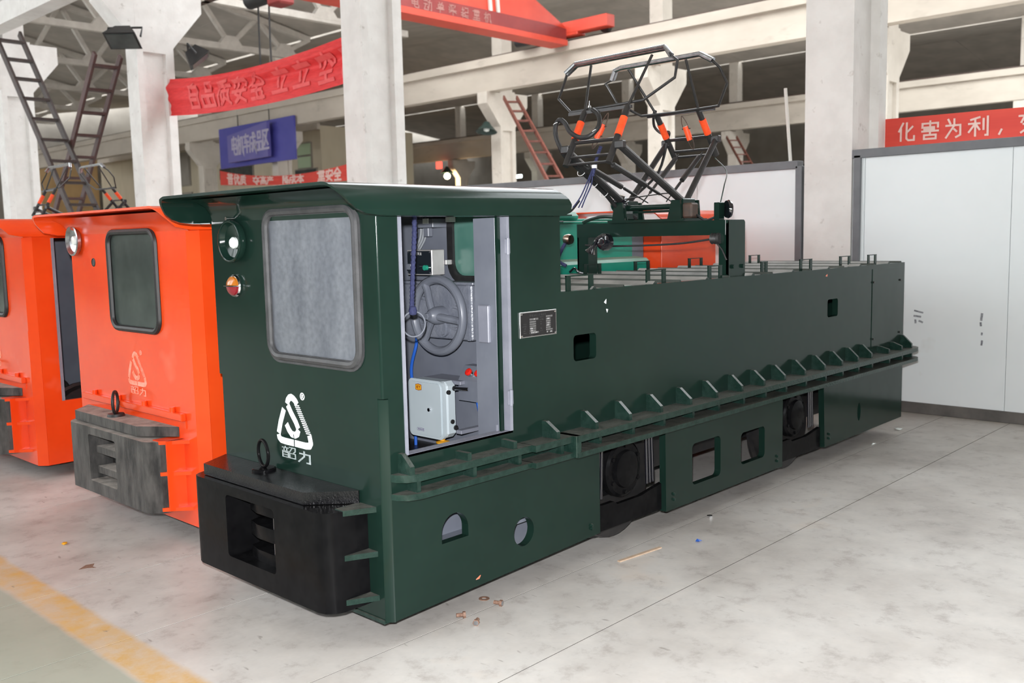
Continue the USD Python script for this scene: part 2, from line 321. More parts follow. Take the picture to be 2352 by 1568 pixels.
def glyph_shape(text, h, w=0.11, pitch=1.2, sx=1.0):
    """shapely shape of a line of characters, baseline at 0, height h, reading along +u"""
    g, x = [], 0.0
    for ch in text:
        if ch == ' ': x += 0.55 * pitch; continue
        for s in strokes(ch):
            g.append(LineString([(x + sx * a / 9, b / 9) for a, b in s]).buffer(w / 2, cap_style='square', join_style='mitre', quad_segs=2))
        x += pitch * sx
    return affinity.scale(unary_union(g), h, h, origin=(0, 0))
def on_plane(shape, o, u, v, depth):
    """a flat shape laid on the plane through o with axes u, v, standing depth proud along u x v"""
    o, u, v = (np.asarray(a, float) for a in (o, u, v)); n = np.cross(u, v); parts = []
    for g in getattr(shape, 'geoms', [shape]):
        if g.area < 1e-9: continue
        m = trimesh.creation.extrude_polygon(g, depth, engine='earcut'); q = m.vertices
        parts.append(trimesh.Trimesh(o + q[:, :1] * u + q[:, 1:2] * v + q[:, 2:] * n, m.faces, process=False))
    return trimesh.util.concatenate(parts)
def latin(text, h, o, u, v, depth=.001, bold=False):
    m = meshkit.text_mesh(text, h, depth, bold); q = m.vertices; o, u, v = (np.asarray(a, float) for a in (o, u, v))
    return trimesh.Trimesh(o + q[:, :1] * u + q[:, 1:2] * v + q[:, 2:] * np.cross(u, v), m.faces, process=False)

def to_man(m):
    m = m.copy(); m.merge_vertices()
    return manifold3d.Manifold(manifold3d.Mesh(np.asarray(m.vertices, np.float32), np.asarray(m.faces, np.uint32)))
def from_man(m):
    k = m.to_mesh(); return trimesh.Trimesh(k.vert_properties[:, :3], k.tri_verts, process=False)

def characters(parent, text, h, o, u, v, depth, material, w=.11, pitch=1.2, sx=1.0):
    """each character of a line of writing is a part of its own"""
    o, u, v = (np.asarray(a, float) for a in (o, u, v)); x = 0.0
    for ch in text:
        if ch == ' ': x += .55 * pitch * h; continue
        obj('character', on_plane(glyph_shape(ch, h, w, pitch, sx), o + u * x, u, v, depth), material, parent); x += pitch * sx * h

# ================================================================== large structure
S = 'structure'
# floor: long strips of concrete along x with narrow joints, over a darker bed
def build_floor():
    f = thing('floor', None, None, kind=S)
    obj('bed', box(-14, 62, -30, 64, -.3, -.012), 'floor_sub', f)
    ys = [-30, -12, -5, -2.6, -.53, -.012, .885, 1.655, 3.2, 4.9, 6.8, 10, 16, 24, 36, 50, 64]
    for a, b in zip(ys[:-1], ys[1:]):
        obj('joint', box(-14, 62, b - .0035, b + .0035, -.012, -.0018), 'floor_sub', f)
        obj('slab', box(-14, 62, a + .0028, b - .0028, -.012, 0), 'floor_concrete', f)
build_floor()

# partition of white sandwich panels with grey trims, standing between the columns
def partition(name, panels, z1, trim_y):
    w = thing(name, None, None, kind=S)
    for a, b in panels: obj('panel', box(6.05, 6.12, a + .0015, b - .0015, .09, z1 - .07, .003), 'partition_white', w)
    a, b = panels[0][0], panels[-1][1]
    lo, hi = min(a, b, panels[-1][0]), max(panels[0][1], b)
    obj('top_trim', box(6.02, 6.14, lo, hi, z1 - .075, z1, .004), 'trim_grey', w)
    obj('kick_plate', box(6.035, 6.135, lo, hi, 0, .095, .004), 'kick_grey', w)
    for t in trim_y: obj('edge_trim', box(6.02, 6.14, t, t + .062, .09, z1 - .05, .003), 'trim_grey', w)
    return w
pr = partition('wall_right', [(-2.88 + 1.2 * k, -1.68 + 1.2 * k) for k in range(3)] + [(.72, .83)], 2.30, [.75])
for (y, z, dy, dz, ro) in [(.225, .885, .075, .010, .22), (.235, .845, .06, .012, .1), (.25, .80, .012, .03, -.1), (.205, .80, .035, .012, .4), (-.285, .86, .014, .06, .08), (-.28, .80, .012, .03, -.1), (-.29, .72, .01, .02, 0), (-.292, .645, .012, .04, .1)]:
    q = affinity.rotate(sbox(y - dy / 2, z - dz / 2, y + dy / 2, z + dz / 2), math.degrees(ro)).buffer(.002)
    obj('scuff_mark', prism(q, 'x', 6.0485, 6.0502), 'scuff', pr, label='dark scuff mark on the white panel')
partition('wall_back', [(1.345 + 1.1 * k, 2.445 + 1.1 * k) for k in range(6)], 2.245, [1.305])

# concrete columns, H-shaped in plan, with brackets and crane beams
def column(label, x0, y0, wx=.72, wy=.45, grp=None, bz=5.15, top=9.9, left=True, right=True, rz=5.25, rbeam=.95, mt='column_white'):
    c = thing('concrete_column', label, 'column', (x0 + wx / 2, y0 + wy / 2, 0), grp)
    x1, y1, d = x0 + wx, y0 + wy, .075
    H = Polygon([(x0, y0), (x0 + .12, y0), (x0 + .15, y0 + d), (x1 - .19, y0 + d), (x1 - .16, y0), (x1, y0), (x1, y1), (x1 - .16, y1), (x1 - .19, y1 - d), (x0 + .15, y1 - d), (x0 + .12, y1), (x0, y1)])
    obj('shaft', cat(prism(H, 'z', 0, bz), box(x0, x1, y0, y1, bz, bz + 1.3), box(x0 + .12, x1 - .12, y0, y1, bz + 1.3, top)), mt, c)
    if left: obj('bracket', prism([(x0 + .02, bz + .1), (x0 - .62, bz + .85), (x0 - .62, bz + 1.22), (x0 + .02, bz + 1.22)], 'y', y0 + .002, y1 - .002), mt, c)
    if right: obj('bracket', prism([(x1 - .02, rz), (x1 + .62, rz + .75), (x1 + .62, rz + rbeam + .2), (x1 - .02, rz + rbeam + .2)], 'y', y0 + .002, y1 - .002), mt, c)
    return c
column('white concrete column rising between the two white partition walls', 6.035, .835)
column('white concrete column rising behind the green cab roof, right of the wavy red banner', 6.035, 7.77)
column('white concrete column left of the wavy red banner, its bracket carrying a black floodlight', 6.035, 14.42)
column('white concrete column at the far left edge behind the dark stairs', 6.035, 21.4)
for i, y in enumerate([.0, 6.6, 13.15, 19.57, 26.2, 33.0, 39.4]):
    column(['cream concrete column of the middle row hidden right behind the near column', 'cream concrete column of the middle row just past the right partition', 'cream concrete column behind the bows of the green locomotive\'s current collector',
            'cream concrete column with a green work lamp and a dark cable, behind the lit bulb', 'cream concrete column of the middle row masked by the white column over the cab', 'cream concrete column right of the blue hanging sign', 'cream concrete column left of the blue hanging sign'][i],
           20.95, y, bz=5.15, rz=5.25, mt='column_cream')
for i, y in enumerate([8.6, 15.2, 21.8, 28.4, 35.0, 41.6]):
    column('cream concrete column of the farthest row, number %s counted from the right' % ['one', 'two', 'three', 'four', 'five', 'six'][i], 39.95, y, bz=5.3, rz=5.35, mt='column_cream')

def crane_beam(label, x0, x1, y0, y1, z0, z1, mt='beam_cream'):
    b = thing('crane_runway_beam', label, 'beam', ((x0 + x1) / 2, (y0 + y1) / 2, z0))
    f = (x1 - x0) / 2
    obj('web', box(x0 + .04, x1 - .04, y0, y1, z0, z1 - .24), mt, b)
    obj('flange', box(x0 - .1, x1 + .1, y0, y1, z1 - .26, z1), mt, b)
    obj('crane_rail', box(x0 + f - .05, x0 + f + .05, y0, y1, z1 - .005, z1 + .1), 'brown_steel', b)
crane_beam('grey concrete crane beam at the upper left above the dark stairs', 5.44, 5.9, 9, 34, 6.38, 7.1, 'column_white')
crane_beam('long cream concrete crane beam carrying the red crane', 20.4, 20.85, -4, 60, 6.38, 7.42)
crane_beam('cream concrete crane beam of the farthest column row', 39.4, 39.85, -2, 60, 6.56, 7.8)

# roof of planks, in bays, with skylight openings left free high up outside the view
def roof(bays):
    c = thing('ceiling', None, None, kind=S)
    for (xa, xb, ze, zr, n) in bays:
        for k in range(n):
            xs = [xa + (xb - xa) * (k + t) / n for t in (0.004, .996)]
            zz = [ze + (zr - ze) * (1 - abs(2 * (x - xa) / (xb - xa) - 1)) for x in xs]
            for j in range(12):
                y0, y1 = -18 + 6.6 * j, -18 + 6.6 * (j + 1)
                if (0 < xa < 10 and abs(k + .5 - n / 2) < 3.1 and 0 < y1 < 22) or (20 < xa < 38 and abs(k + .5 - n / 2) < 4.1 and y1 < 16): continue      # ridge skylight
                v, f = [], []
                P = [(xs[0], zz[0]), (xs[1], zz[1]), (xs[1], zz[1] + .16), (xs[0], zz[0] + .16)]
                obj('roof_plank', prism(P, 'y', y0 + .01, y1 - .01), 'ceiling_grey', c)
roof([(-9.5, 6.3, 9.9, 11.3, 10), (6.5, 21.2, 9.9, 11.4, 10), (21.4, 40.2, 9.9, 11.4, 12), (40.4, 60, 9.9, 11.2, 10)])

def truss(y, label):
    t = thing('roof_truss', label, 'truss', (13.8, y, 9.0)); a, b, z0 = 6.6, 21.0, 9.0
    zt = lambda x: 9.75 + 1.45 * (1 - abs(2 * (x - a) / (b - a) - 1))
    obj('bottom_chord', box(a, b, y - .11, y + .11, z0 - .1, z0 + .12), 'truss_paint', t)
    obj('top_chord', cat(beam((a, y, zt(a)), (13.8, y, zt(13.8)), .22, .22), beam((13.8, y, zt(13.8)), (b, y, zt(b)), .22, .22)), 'truss_paint', t)
    n = 6; w = (b - a) / n
    for k in range(n):
        xm = a + w * (k + .5)
        obj('gusset', prism([(xm - .55, z0), (xm + .55, z0), (xm + .22, z0 + .42), (xm - .22, z0 + .42)], 'y', y - .12, y + .12), 'truss_paint', t)
        for dx in (-.5, .5):
            obj('diagonal', beam((xm, y, z0 + .1), (xm + dx * w, y, zt(xm + dx * w)), .14, .16), 'truss_paint', t)
ORD = ['nearest', 'second', 'third', 'fourth', 'fifth', 'farthest']
for k, y in enumerate([24.3, 30.4, 37.0, 43.6, 50.2, 56.8]): truss(y, f'cream concrete roof truss over the middle bay, {ORD[k]} of the six in a row')

# walls at the far ends of the hall
wl = thing('wall_left', None, None, kind=S)
obj('wall_face', box(-14, 62, 62.6, 62.9, 0, 11.5), 'wall_dim', wl)
obj('tan_panel', box(20.2, 25.8, 62.45, 62.6, 1.0, 7.6), 'wall_tan', wl)
wf = thing('wall_front', None, None, kind=S)
obj('wall_face', box(60.2, 60.5, -18, 62.6, 0, 11.3), 'wall_dim', wf)
for k in range(6): obj('wall_window', box(60.12, 60.2, 12 + 7 * k, 15 + 7 * k, 3.2, 6.2), 'dark_pane', wf)
# walls behind and beside the camera: solid below, bands of window openings above, one wide door opening
wn = thing('wall_near', None, None, kind=S)
obj('wall_face', box(-10.3, -10, -18, 62.6, 0, 3.2), 'wall_dim', wn); obj('wall_face', box(-10.3, -10, -18, 62.6, 9.5, 10), 'wall_dim', wn)
for k in range(13): obj('pier', box(-10.3, -10, -18 + 6.6 * k, (-16.6 if k > 2 else -11.39) + 6.6 * k, 3.2, 9.5), 'wall_dim', wn)
wd = thing('wall_side', None, None, kind=S)
obj('wall_face', box(-10.3, -2.5, -18.3, -18, 0, 11), 'wall_dim', wd); obj('wall_face', box(3.5, 60.5, -18.3, -18, 0, 11.3), 'wall_dim', wd); obj('wall_face', box(-2.5, 3.5, -18.3, -18, 5.0, 11.3), 'wall_dim', wd)
ob = thing('office_block', 'cream walled office block with dark windows beyond the blue sign', 'building', (28, 50, 0))
obj('wall', cat(box(26, 32, 36.9, 62.4, 0, 7.3), ), 'wall_cream', ob)
for (y0, y1, z0, z1, mt) in [(50.1, 51.4, 5.1, 6.95, 'wall_dim'), (47.3, 48.5, 5.55, 6.6, 'dark_pane'), (43.2, 46.6, 5.2, 5.75, 'dark_pane'), (50.0, 51.3, 3.6, 4.6, 'wall_dim'), (37.7, 38.8, 5.95, 6.5, 'pale_pane'), (37.7, 38.8, 5.3, 5.85, 'pale_pane'), (37.3, 39.1, 4.9, 5.2, 'dark_pane')]:
    w = obj('window', box(25.93, 26.02, y0 - .06, y1 + .06, z0 - .06, z1 + .06), 'wall_dim', ob)
    obj('pane', box(25.9, 25.94, y0, y1, z0, z1), mt, w)
obj('cornice', box(25.8, 26, 36.9, 62.4, 7.1, 7.4), 'beam_cream', ob)

# ================================================================== the green locomotive
L = thing('mining_locomotive', 'dark green electric mining locomotive with open cab door and raised current collector', 'locomotive', (2.6, .61, 0))
GW = 1.22      # width
def side_shape():
    s = Polygon([(.009, .99), (.03, .99), (.03, .095), (1.333, .135), (1.333, .54), (1.90, .54), (1.905, .11), (3.20, .11), (3.20, .54), (3.775, .54), (3.80, .125), (5.13, .135), (5.13, 1.342), (1.062, 1.342), (1.062, 1.79), (.009, 1.79)])
    holes = [rrect(2.16, 2.457, .203, .437, .03), rrect(2.687, 2.972, .217, .41, .03), rrect(1.148, 1.318, 1.01, 1.133, .02), rrect(3.812, 3.97, 1.015, 1.135, .018),
             Point(.781, .277).buffer(.066, quad_segs=10), affinity.scale(Point(4.346, .292).buffer(.05), .55, 1.3),
             unary_union([Point(.36, .385).buffer(.076, quad_segs=10).intersection(sbox(.2, .36, .5, .6)), sbox(.284, .345, .436, .39)])]
    return s, unary_union(holes)
ss, hh = side_shape()
door = sbox(.105, .752, .722, 1.687)
obj('side_panel', prism(ss.difference(hh).difference(door), 'y', 0, .04), 'green_paint', L)
obj('side_panel', prism(ss.difference(hh), 'y', GW - .04, GW), 'green_paint', L)
# front panel with the window opening, chamfered corner strips, rear of cab, end plate, floor plates
fp = sbox(.009, .99, GW - .009, 1.79).union(sbox(.03, .09, GW - .03, 1.0))
win = rrect(.118, .757, 1.105, 1.73, .07)
obj('front_panel', prism(fp.difference(win), 'x', 0, .014), 'green_paint', L)
arcp = [(.009 - .009 * math.cos(t), .009 - .009 * math.sin(t)) for t in np.linspace(0, math.pi / 2, 7)] + [(.014, .012), (.012, .014)]
obj('corner_strip', prism(arcp, 'z', .99, 1.69), 'green_paint', L, smooth=50)
obj('corner_strip', prism([(x, GW - y) for x, y in arcp], 'z', .99, 1.69), 'green_paint', L, smooth=50)
bev = [(.031, 0), (.024, .004), (.004, .024), (0, .031), (.012, .032), (.032, .012)]
obj('corner_strip', prism(bev, 'z', .092, .985), 'green_paint', L, smooth=50)
obj('corner_strip', prism([(x, GW - y) for x, y in bev], 'z', .092, .985), 'green_paint', L, smooth=50)
obj('cab_rear_wall', prism(sbox(.04, .3, GW - .04, 1.79).difference(rrect(.10, .705, 1.395, 1.74, .08)), 'x', 1.05, 1.062), 'green_paint', L)
obj('end_plate', box(5.118, 5.13, .04, GW - .04, .135, 1.342), 'green_paint', L)
obj('frame_floor', cat(box(1.07, 5.11, .045, GW - .045, .535, .56), box(.02, 1.06, .045, GW - .045, .5, .52)), 'black_steel', L)
obj('deck', box(1.07, 5.115, .042, GW - .042, 1.30, 1.322), 'green_top', L)
obj('inner_panel', box(.06, 1.28, .16, .175, .12, .5), 'grey_paint', L)
obj('frame_beam', cat(box(1.34, 5.1, .3, .36, .25, .53), box(1.34, 5.1, .86, .92, .25, .53)), 'black_steel', L)
# grey lined cab inside
wr = rrect(.105, .69, 1.40, 1.74, .08)
obj('cab_lining', cat(prism(sbox(.04, .3, GW - .04, 1.76).difference(rrect(.10, .705, 1.395, 1.74, .08)), 'x', 1.036, 1.049), box(.03, 1.036, GW - .055, GW - .042, .3, 1.76),
                      prism(sbox(.05, .3, GW - .05, 1.76).difference(win), 'x', .016, .026), box(.03, 1.036, .05, GW - .05, .3, .315)), 'grey_paint', L)
obj('cab_ceiling', box(.02, 1.04, .045, GW - .045, 1.74, 1.752), 'black_steel', L)
g = obj('rear_window', box(1.04, 1.046, .10, .705, 1.395, 1.74), 'green_film_glass', L)
obj('gasket', prism(wr.buffer(.03).difference(wr.buffer(-.012)), 'x', 1.022, 1.037), 'black_rubber', g)
g = obj('windscreen', prism(win.buffer(-.008), 'x', .004, .010), 'dusty_glass', L)
obj('gasket', tube([(-.004, y, z) for y, z in np.asarray(win.buffer(-.004, quad_segs=10).exterior.coords)[:-1]], .017, 8, closed=True), 'grey_rubber', g)
obj('gasket_lip', prism(win.buffer(.022).difference(win.buffer(-.022)), 'x', -.006, .001), 'grey_rubber', g)
# roof sheet with curved side flanges, corners trimmed round
def roof_sheet(y0, y1, zt, drop, shape, r=.1):
    c = [(y0, zt - drop)] + [(y0 + r * (1 - math.cos(t)), zt - r + r * math.sin(t)) for t in np.linspace(0.05, math.pi / 2, 10)]
    c += [(y1 - (p[0] - y0), p[1]) for p in c[::-1]]
    x0, x1 = min(p[0] for p in shape), max(p[0] for p in shape)
    sheet = to_man(prism(LineString(c).buffer(.006, cap_style='flat', join_style='mitre'), 'x', x0 - .02, x1 + .02))
    return from_man(sheet ^ to_man(prism(shape, 'y', y0 - .1, y1 + .1)))
arc = [(-.228, 1.83), (-.228, 1.80), (-.205, 1.768), (-.180, 1.735), (-.150, 1.712), (-.11, 1.697), (-.05, 1.690), (.965, 1.688), (1.01, 1.694), (1.040, 1.712), (1.052, 1.738), (1.045, 1.765), (1.015, 1.80), (1.015, 1.83)]
obj('cab_roof', roof_sheet(-.082, GW + .082, 1.806, .118, arc), 'green_paint', L)
obj('roof_trim', cat(box(-.01, 1.06, -.0755, .002, 1.688, 1.694), box(-.01, 1.06, GW - .002, GW + .0755, 1.688, 1.694)), 'green_paint', L)
obj('visor_fillet', prism([(.002, 1.69), (.002, 1.795), (-.12, 1.795), (-.075, 1.785), (-.035, 1.765), (-.012, 1.735)], 'y', .02, GW - .02), 'green_paint', L)
# headlight and tail lamp
h = obj('headlight', lathe([(.084, .0), (.092, -.004), (.096, -.02), (.092, -.034), (.086, -.036), (.082, -.028), (.072, -.012), (.028, -.003), (0, -.002)], (-.001, 1.006, 1.607), (1, 0, 0), 36), 'green_paint', L)
obj('reflector', lathe([(.026, .0), (.026, -.012), (.019, -.02), (0, -.023)], (-.004, 1.006, 1.60), (1, 0, 0), 20), 'lamp_white', h, label='small white reflector')
obj('bezel', tube([(-.033, 1.006 + .089 * math.cos(t), 1.607 + .089 * math.sin(t)) for t in np.linspace(0, 2 * math.pi, 36, endpoint=False)], .006, 8, closed=True), 'green_paint', h)
obj('clamp_screw', cyl((-.045, 1.006, 1.708), (-.005, 1.006, 1.708), .008), 'chrome', h)
t = obj('tail_lamp', lathe([(0, .0), (.05, .0), (.052, -.01), (.048, -.018), (.044, -.018)], (-.001, 1.018, 1.407), (1, 0, 0), 28), 'chrome', L)
def half_dome(z0, sgn):
    m = lathe([(.045, -.012), (.042, -.026), (.030, -.036), (.012, -.041), (0, -.042)], (-.001, 1.018, 1.407), (1, 0, 0), 28)
    return trimesh.intersections.slice_mesh_plane(m, (0, 0, sgn), (0, 0, 1.407 + sgn * .003))
obj('amber_lens', half_dome(0, 1), 'amber_lens', t, label='amber upper lens'); obj('red_lens', half_dome(0, -1), 'red_lens', t, label='dark red lower lens')
obj('divider', box(-.043, -.005, .976, 1.06, 1.405, 1.409), 'chrome', t)
# stencilled emblem: outline of a rounded triangle with an inner J, and two characters below
def emblem():
    """in metres, reading along +u; traced proportions: rounded triangle, inner J, striped right side, two characters"""
    q = lambda pts: [((x - 130) * .000398, (1463 - y) * .000235) for x, y in pts]
    def band(pts, w=.0148): return LineString(q(pts)).buffer(w, cap_style='flat', join_style='round', quad_segs=6)
    O = [band([(368, 338), (385, 268), (420, 215), (455, 200), (495, 222), (530, 262), (556, 318)]), band([(378, 358), (440, 500), (520, 650), (562, 765)]), band([(335, 718), (380, 820), (430, 890), (490, 900), (540, 865), (562, 785)]),
         band([(302, 444), (225, 700), (176, 921)]), band([(174, 945), (182, 1000), (215, 1040), (300, 1050), (462, 1050)]), band([(482, 1050), (690, 1055), (760, 1040), (785, 985), (762, 845)])]
    cut = LineString(q([(468, 900), (476, 1200)])).buffer(.003)
    O = [o.difference(cut) for o in O]
    for k in range(15):
        t = k / 14; (x0, y0), = q([(552 + 196 * t, 335 + 485 * t)]); O.append(sbox(x0 - .0175, y0 - .0024, x0 + .0175, y0 + .0024))
    (cx, cy), = q([(663, 152)]); O.append(Point(cx, cy).buffer(.0165).difference(Point(cx, cy).buffer(.0115)))
    O.append(LineString([(cx - .004, cy - .007), (cx - .004, cy + .007), (cx + .004, cy + .006), (cx + .003, cy), (cx - .003, cy), (cx + .005, cy - .007)]).buffer(.0017))
    global EMB_TEXT
    EMB_TEXT = []
    EMB_TEXT.append(affinity.translate(affinity.scale(glyph_shape('韶', .046, .085, 1), 2.1, 1, origin=(0, 0)), .043, .027)); EMB_TEXT.append(affinity.translate(affinity.scale(glyph_shape('力', .046, .13, 1), 2.0, 1, origin=(0, 0)), .166, .022))
    return unary_union(O)
EMB = emblem()
def place_emblem(parent, o, h, m1, m2, label):
    e = obj('stencil_emblem', on_plane(affinity.scale(EMB, h / .32, h / .32, origin=(0, 0)), o, (0, -1, 0), (0, 0, 1), .0012), m1, parent, label=label)
    for t in EMB_TEXT: obj('character', on_plane(affinity.scale(t, h / .32, h / .32, origin=(0, 0)), o, (0, -1, 0), (0, 0, 1), .0011), m2, e)
place_emblem(L, (-.0006, .749, .64), .32, 'white_stencil', 'dim_stencil', 'white stencilled triangle emblem with two characters')

# front buffer, cover plate, lifting ring, gussets
blk = prism(Polygon([(0, .12), (-.13, .12), (-.165, .135), (-.19, .16), (-.2, .2), (-.2, 1.10), (-.19, 1.135), (-.165, 1.155), (-.13, 1.17), (0, 1.17)]), 'z', .15, .553)
rec = prism(rrect(.485, .865, .235, .51, .02), 'x', -.3, -.045)
bp = obj('buffer_block', from_man(to_man(blk) - to_man(rec)), 'black_paint', L, smooth=25)
for z in (.255, .365, .475): obj('coupling_tongue', prism([(-.05, .50), (-.05, .80), (-.13, .78), (-.15, .70), (-.15, .58), (-.12, .50)], 'z', z - .03, z + .03), 'black_paint', bp)
obj('coupling_pin', cyl((-.115, .575, .236), (-.115, .575, .56), .030, n=20), 'black_gloss', bp)
obj('worn_pad', box(-.158, -.145, .50, .545, .335, .40, .004), 'shoe_metal', bp)
cp = obj('cover_plate', from_man(to_man(prism([(-.168, .315), (-.168, 1.10), (-.002, 1.195), (-.002, .165), (-.01, .16)], 'z', .556, .606))), 'black_rough', L)
obj('ring_foot', lathe([(0, 0), (.052, 0), (.052, .010), (.046, .014), (0, .016)], (-.062, .766, .605), (0, 0, 1), 28), 'black_paint', cp)
rc, rn = np.array([-.062, .766, .682]), np.array([.98, -.19, 0]); ru = np.cross((0, 0, 1), rn); ru /= np.linalg.norm(ru)
obj('lifting_ring', tube([rc + .058 * (math.cos(t) * ru + math.sin(t) * np.array([0, 0, 1])) for t in np.linspace(0, 2 * math.pi, 32, endpoint=False)], .0075, 10, closed=True), 'black_paint', cp)
for z in (.185, .365, .545):
    for sy in (0, 1):
        q = [(0, .062), (-.12, .118), (-.12, .17), (0, .17)]; q = [(x, y if not sy else GW - y) for x, y in q]
        obj('buffer_gusset', prism(q, 'z', z - .011, z + .011), 'green_weld', L)
obj('buffer_web', cat(box(-.14, 0, .125, .137, .19, .54), box(-.14, 0, GW - .137, GW - .125, .19, .54)), 'green_paint', L)
obj('sill_lip', box(-.006, .02, .03, GW - .03, .085, .10), 'green_weld', L)

# protective side rail: two stepped plates, end block, gussets above, ribs between
def rail_plate(z0, z1):
    a = Polygon([(.028, .002), (.034, -.03), (.06, -.062), (.11, -.082), (.76, -.084), (.76, .002)]); b = sbox(.755, -.106, 1.03, .002)
    c = Polygon([(1.02, -.126)] + [(5.09 + .13 * math.sin(t), .004 - .13 * math.cos(t)) for t in np.linspace(0, math.pi / 2, 9)] + [(5.22, .06), (5.125, .06), (5.125, .002), (1.02, .002)])
    return [prism(p, 'z', z0, z1) for p in (a, b, c)]
for k, (lo, hi) in enumerate(((.66, .69), (.588, .612))):
    for m in rail_plate(lo, hi): obj('rub_rail', m, 'green_weld', L)
obj('rail_block', box(1.012, 1.05, -.124, -.002, .588, .69, .004), 'green_weld', L)
GX = [(.077, .767), (.384, .722), (.658, .725), (.926, .764), (1.205, .769), (1.471, .778), (1.738, .776), (2.011, .776), (2.271, .78), (2.545, .78), (2.80, .778), (3.055, .78), (3.321, .783), (3.60, .783), (3.857, .783), (4.11, .782), (4.339, .782), (4.646, .74), (4.886, .748), (5.077, .785)]
for x, zt in GX:
    o = -.075 if x < .76 else -.09
    p = [(.001, .69), (.001, zt), (-.024, zt), (o, .722), (o, .69)]
    obj('rail_gusset', cat(prism(p, 'x', x - .011, x + .011)), 'green_weld', L)
    obj('rail_rib', prism([(.001, .612), (.001, .66), (o + .012, .66), (o + .012, .612)], 'x', x + .03, x + .05), 'green_weld', L)

# door opening: jambs, hinges, inner leaf
obj('door_jamb', box(.105, .121, -.004, .05, .752, 1.686), 'jamb_grey', L)
obj('door_jamb', box(.704, .722, -.004, .05, .752, 1.686), 'jamb_grey', L)
obj('door_sill', box(.105, .722, .0, .05, .742, .753), 'jamb_grey', L)
dl = obj('door_leaf', box(.672, .690, .034, .168, .705, 1.684, .002), 'grey_paint', L, label='grey sliding door leaf turned inwards')
obj('leaf_edge', box(.672, .692, .022, .034, .705, 1.684), 'green_paint', dl)
obj('grip_plate', cat(box(.655, .674, .07, .135, 1.14, 1.305, .004)), 'jamb_grey', dl)
for z in (1.56, .90): obj('hinge', cat(cyl((.708, -.008, z - .035), (.708, -.008, z + .035), .008), box(.69, .724, -.006, -.001, z - .03, z + .03)), 'jamb_grey', L)
obj('leaf_stop', box(.664, .671, .04, .046, .70, .78), 'jamb_grey', L)

# inside the cab: handwheel, brake housing, control box, switch box, push buttons
hw = obj('handwheel', tube([(.88, .645 + .178 * math.cos(t), 1.222 + .178 * math.sin(t)) for t in np.linspace(0, 2 * math.pi, 48, endpoint=False)], .023, 12, closed=True), 'grey_paint', L)
for a in (62, 188, 308):
    t = math.radians(a); d = np.array([0, math.cos(t), math.sin(t)]); c0 = np.array([.872, .645, 1.222])
    obj('spoke', tube(curve([c0 + d * .02 + (-.02, 0, 0), c0 + d * .08 + (-.012, 0, 0), c0 + d * .135, c0 + d * .17], 12), .019, 10), 'grey_paint', hw)
obj('hub', lathe([(0, -.06), (.022, -.06), (.032, -.05), (.042, -.03), (.045, .0), (.045, .03), (.02, .035), (.02, .16)], (.88, .645, 1.222), (1, 0, 0), 24), 'grey_paint', hw)
obj('nut', lathe([(0, -.082), (.015, -.082), (.018, -.078), (.018, -.06)], (.88, .645, 1.222), (1, 0, 0), 6), 'grey_paint', hw)
bh = obj('brake_housing', box(.93, 1.036, .455, .985, 1.10, 1.372, .006), 'grey_lump', L)
obj('housing_lid', box(.915, 1.036, .43, 1.0, 1.372, 1.386, .003), 'grey_lump', bh)
for y, z, r in ((.80, 1.235, .075), (.56, 1.21, .06), (.66, 1.16, .05)):
    obj('round_cover', lathe([(0, -.02), (r * .8, -.02), (r * .83, -.012), (r, -.012), (r, .01)], (.925, y, z), (1, 0, 0), 28), 'grey_lump', bh)
obj('side_rib', cat(box(.925, .935, .47, .485, 1.10, 1.372), box(1.0, 1.03, .44, .456, 1.09, 1.38)), 'grey_lump', bh)
cb = obj('control_box', box(.90, .985, .70, .89, 1.418, 1.545, .003), 'brushed_steel', L)
obj('face_plate', prism(rrect(.706, .884, 1.424, 1.539, .008), 'x', .8975, .9002), 'panel_black', cb)
characters(cb, '头灯控制盒', .014, (.8972, .858, 1.519), (0, -1, 0), (0, 0, 1), .0004, 'plate_text', .09, 1.25)
kn = obj('knob', lathe([(0, -.016), (.013, -.016), (.0135, -.002), (.0135, .004)], (.897, .738, 1.456), (1, 0, 0), 24), 'green_plastic', cb)
obj('pointer', box(.8965, .8972, .706, .722, 1.455, 1.459), 'white_stencil', cb)
obj('knob', lathe([(0, -.012), (.011, -.012), (.011, .004)], (.897, .79, 1.462), (1, 0, 0), 20), 'panel_black', cb)
obj('socket', box(.885, .898, .845, .88, 1.445, 1.475, .002), 'grey_paint', cb)
obj('screw', cat(*[lathe([(0, -.003), (.005, -.003), (.005, .001)], (.898, y, z), (1, 0, 0), 10) for y in (.712, .878) for z in (1.43, 1.533)]), 'chrome', cb)
obj('mount_lug', box(.985, 1.036, .688, .702, 1.468, 1.492, .002), 'brushed_steel', cb)
sb = obj('switch_box', box(.812, .90, .537, .785, .625, .905, .022), 'box_grey', L)
obj('lid', prism(rrect(.532, .79, .62, .91, .03), 'x', .796, .814), 'box_grey', sb)
obj('lid_face', prism(rrect(.545, .777, .633, .897, .026), 'x', .789, .797), 'box_grey', sb)
hexa = [(0, .3), (.5, 0), (1, .3), (1, .9), (.5, 1.15), (0, .9)]; hx = affinity.scale(Polygon([(0, .12), (.5, 0), (1, .12), (1, .88), (.5, 1), (0, .88)]), .045, .034, origin=(0, 0))
st = obj('sticker', on_plane(hx, (.7885, .727, .853), (0, -1, 0), (0, 0, 1), .0006), 'sticker_red', sb)
obj('sticker_face', on_plane(hx.buffer(-.0025), (.7879, .727, .853), (0, -1, 0), (0, 0, 1), .0004), 'sticker_yellow', st)
obj('lettering', latin('KY', .016, (.7874, .719, .862), (0, -1, 0), (0, 0, 1), .0004, True), 'sticker_red', sb)
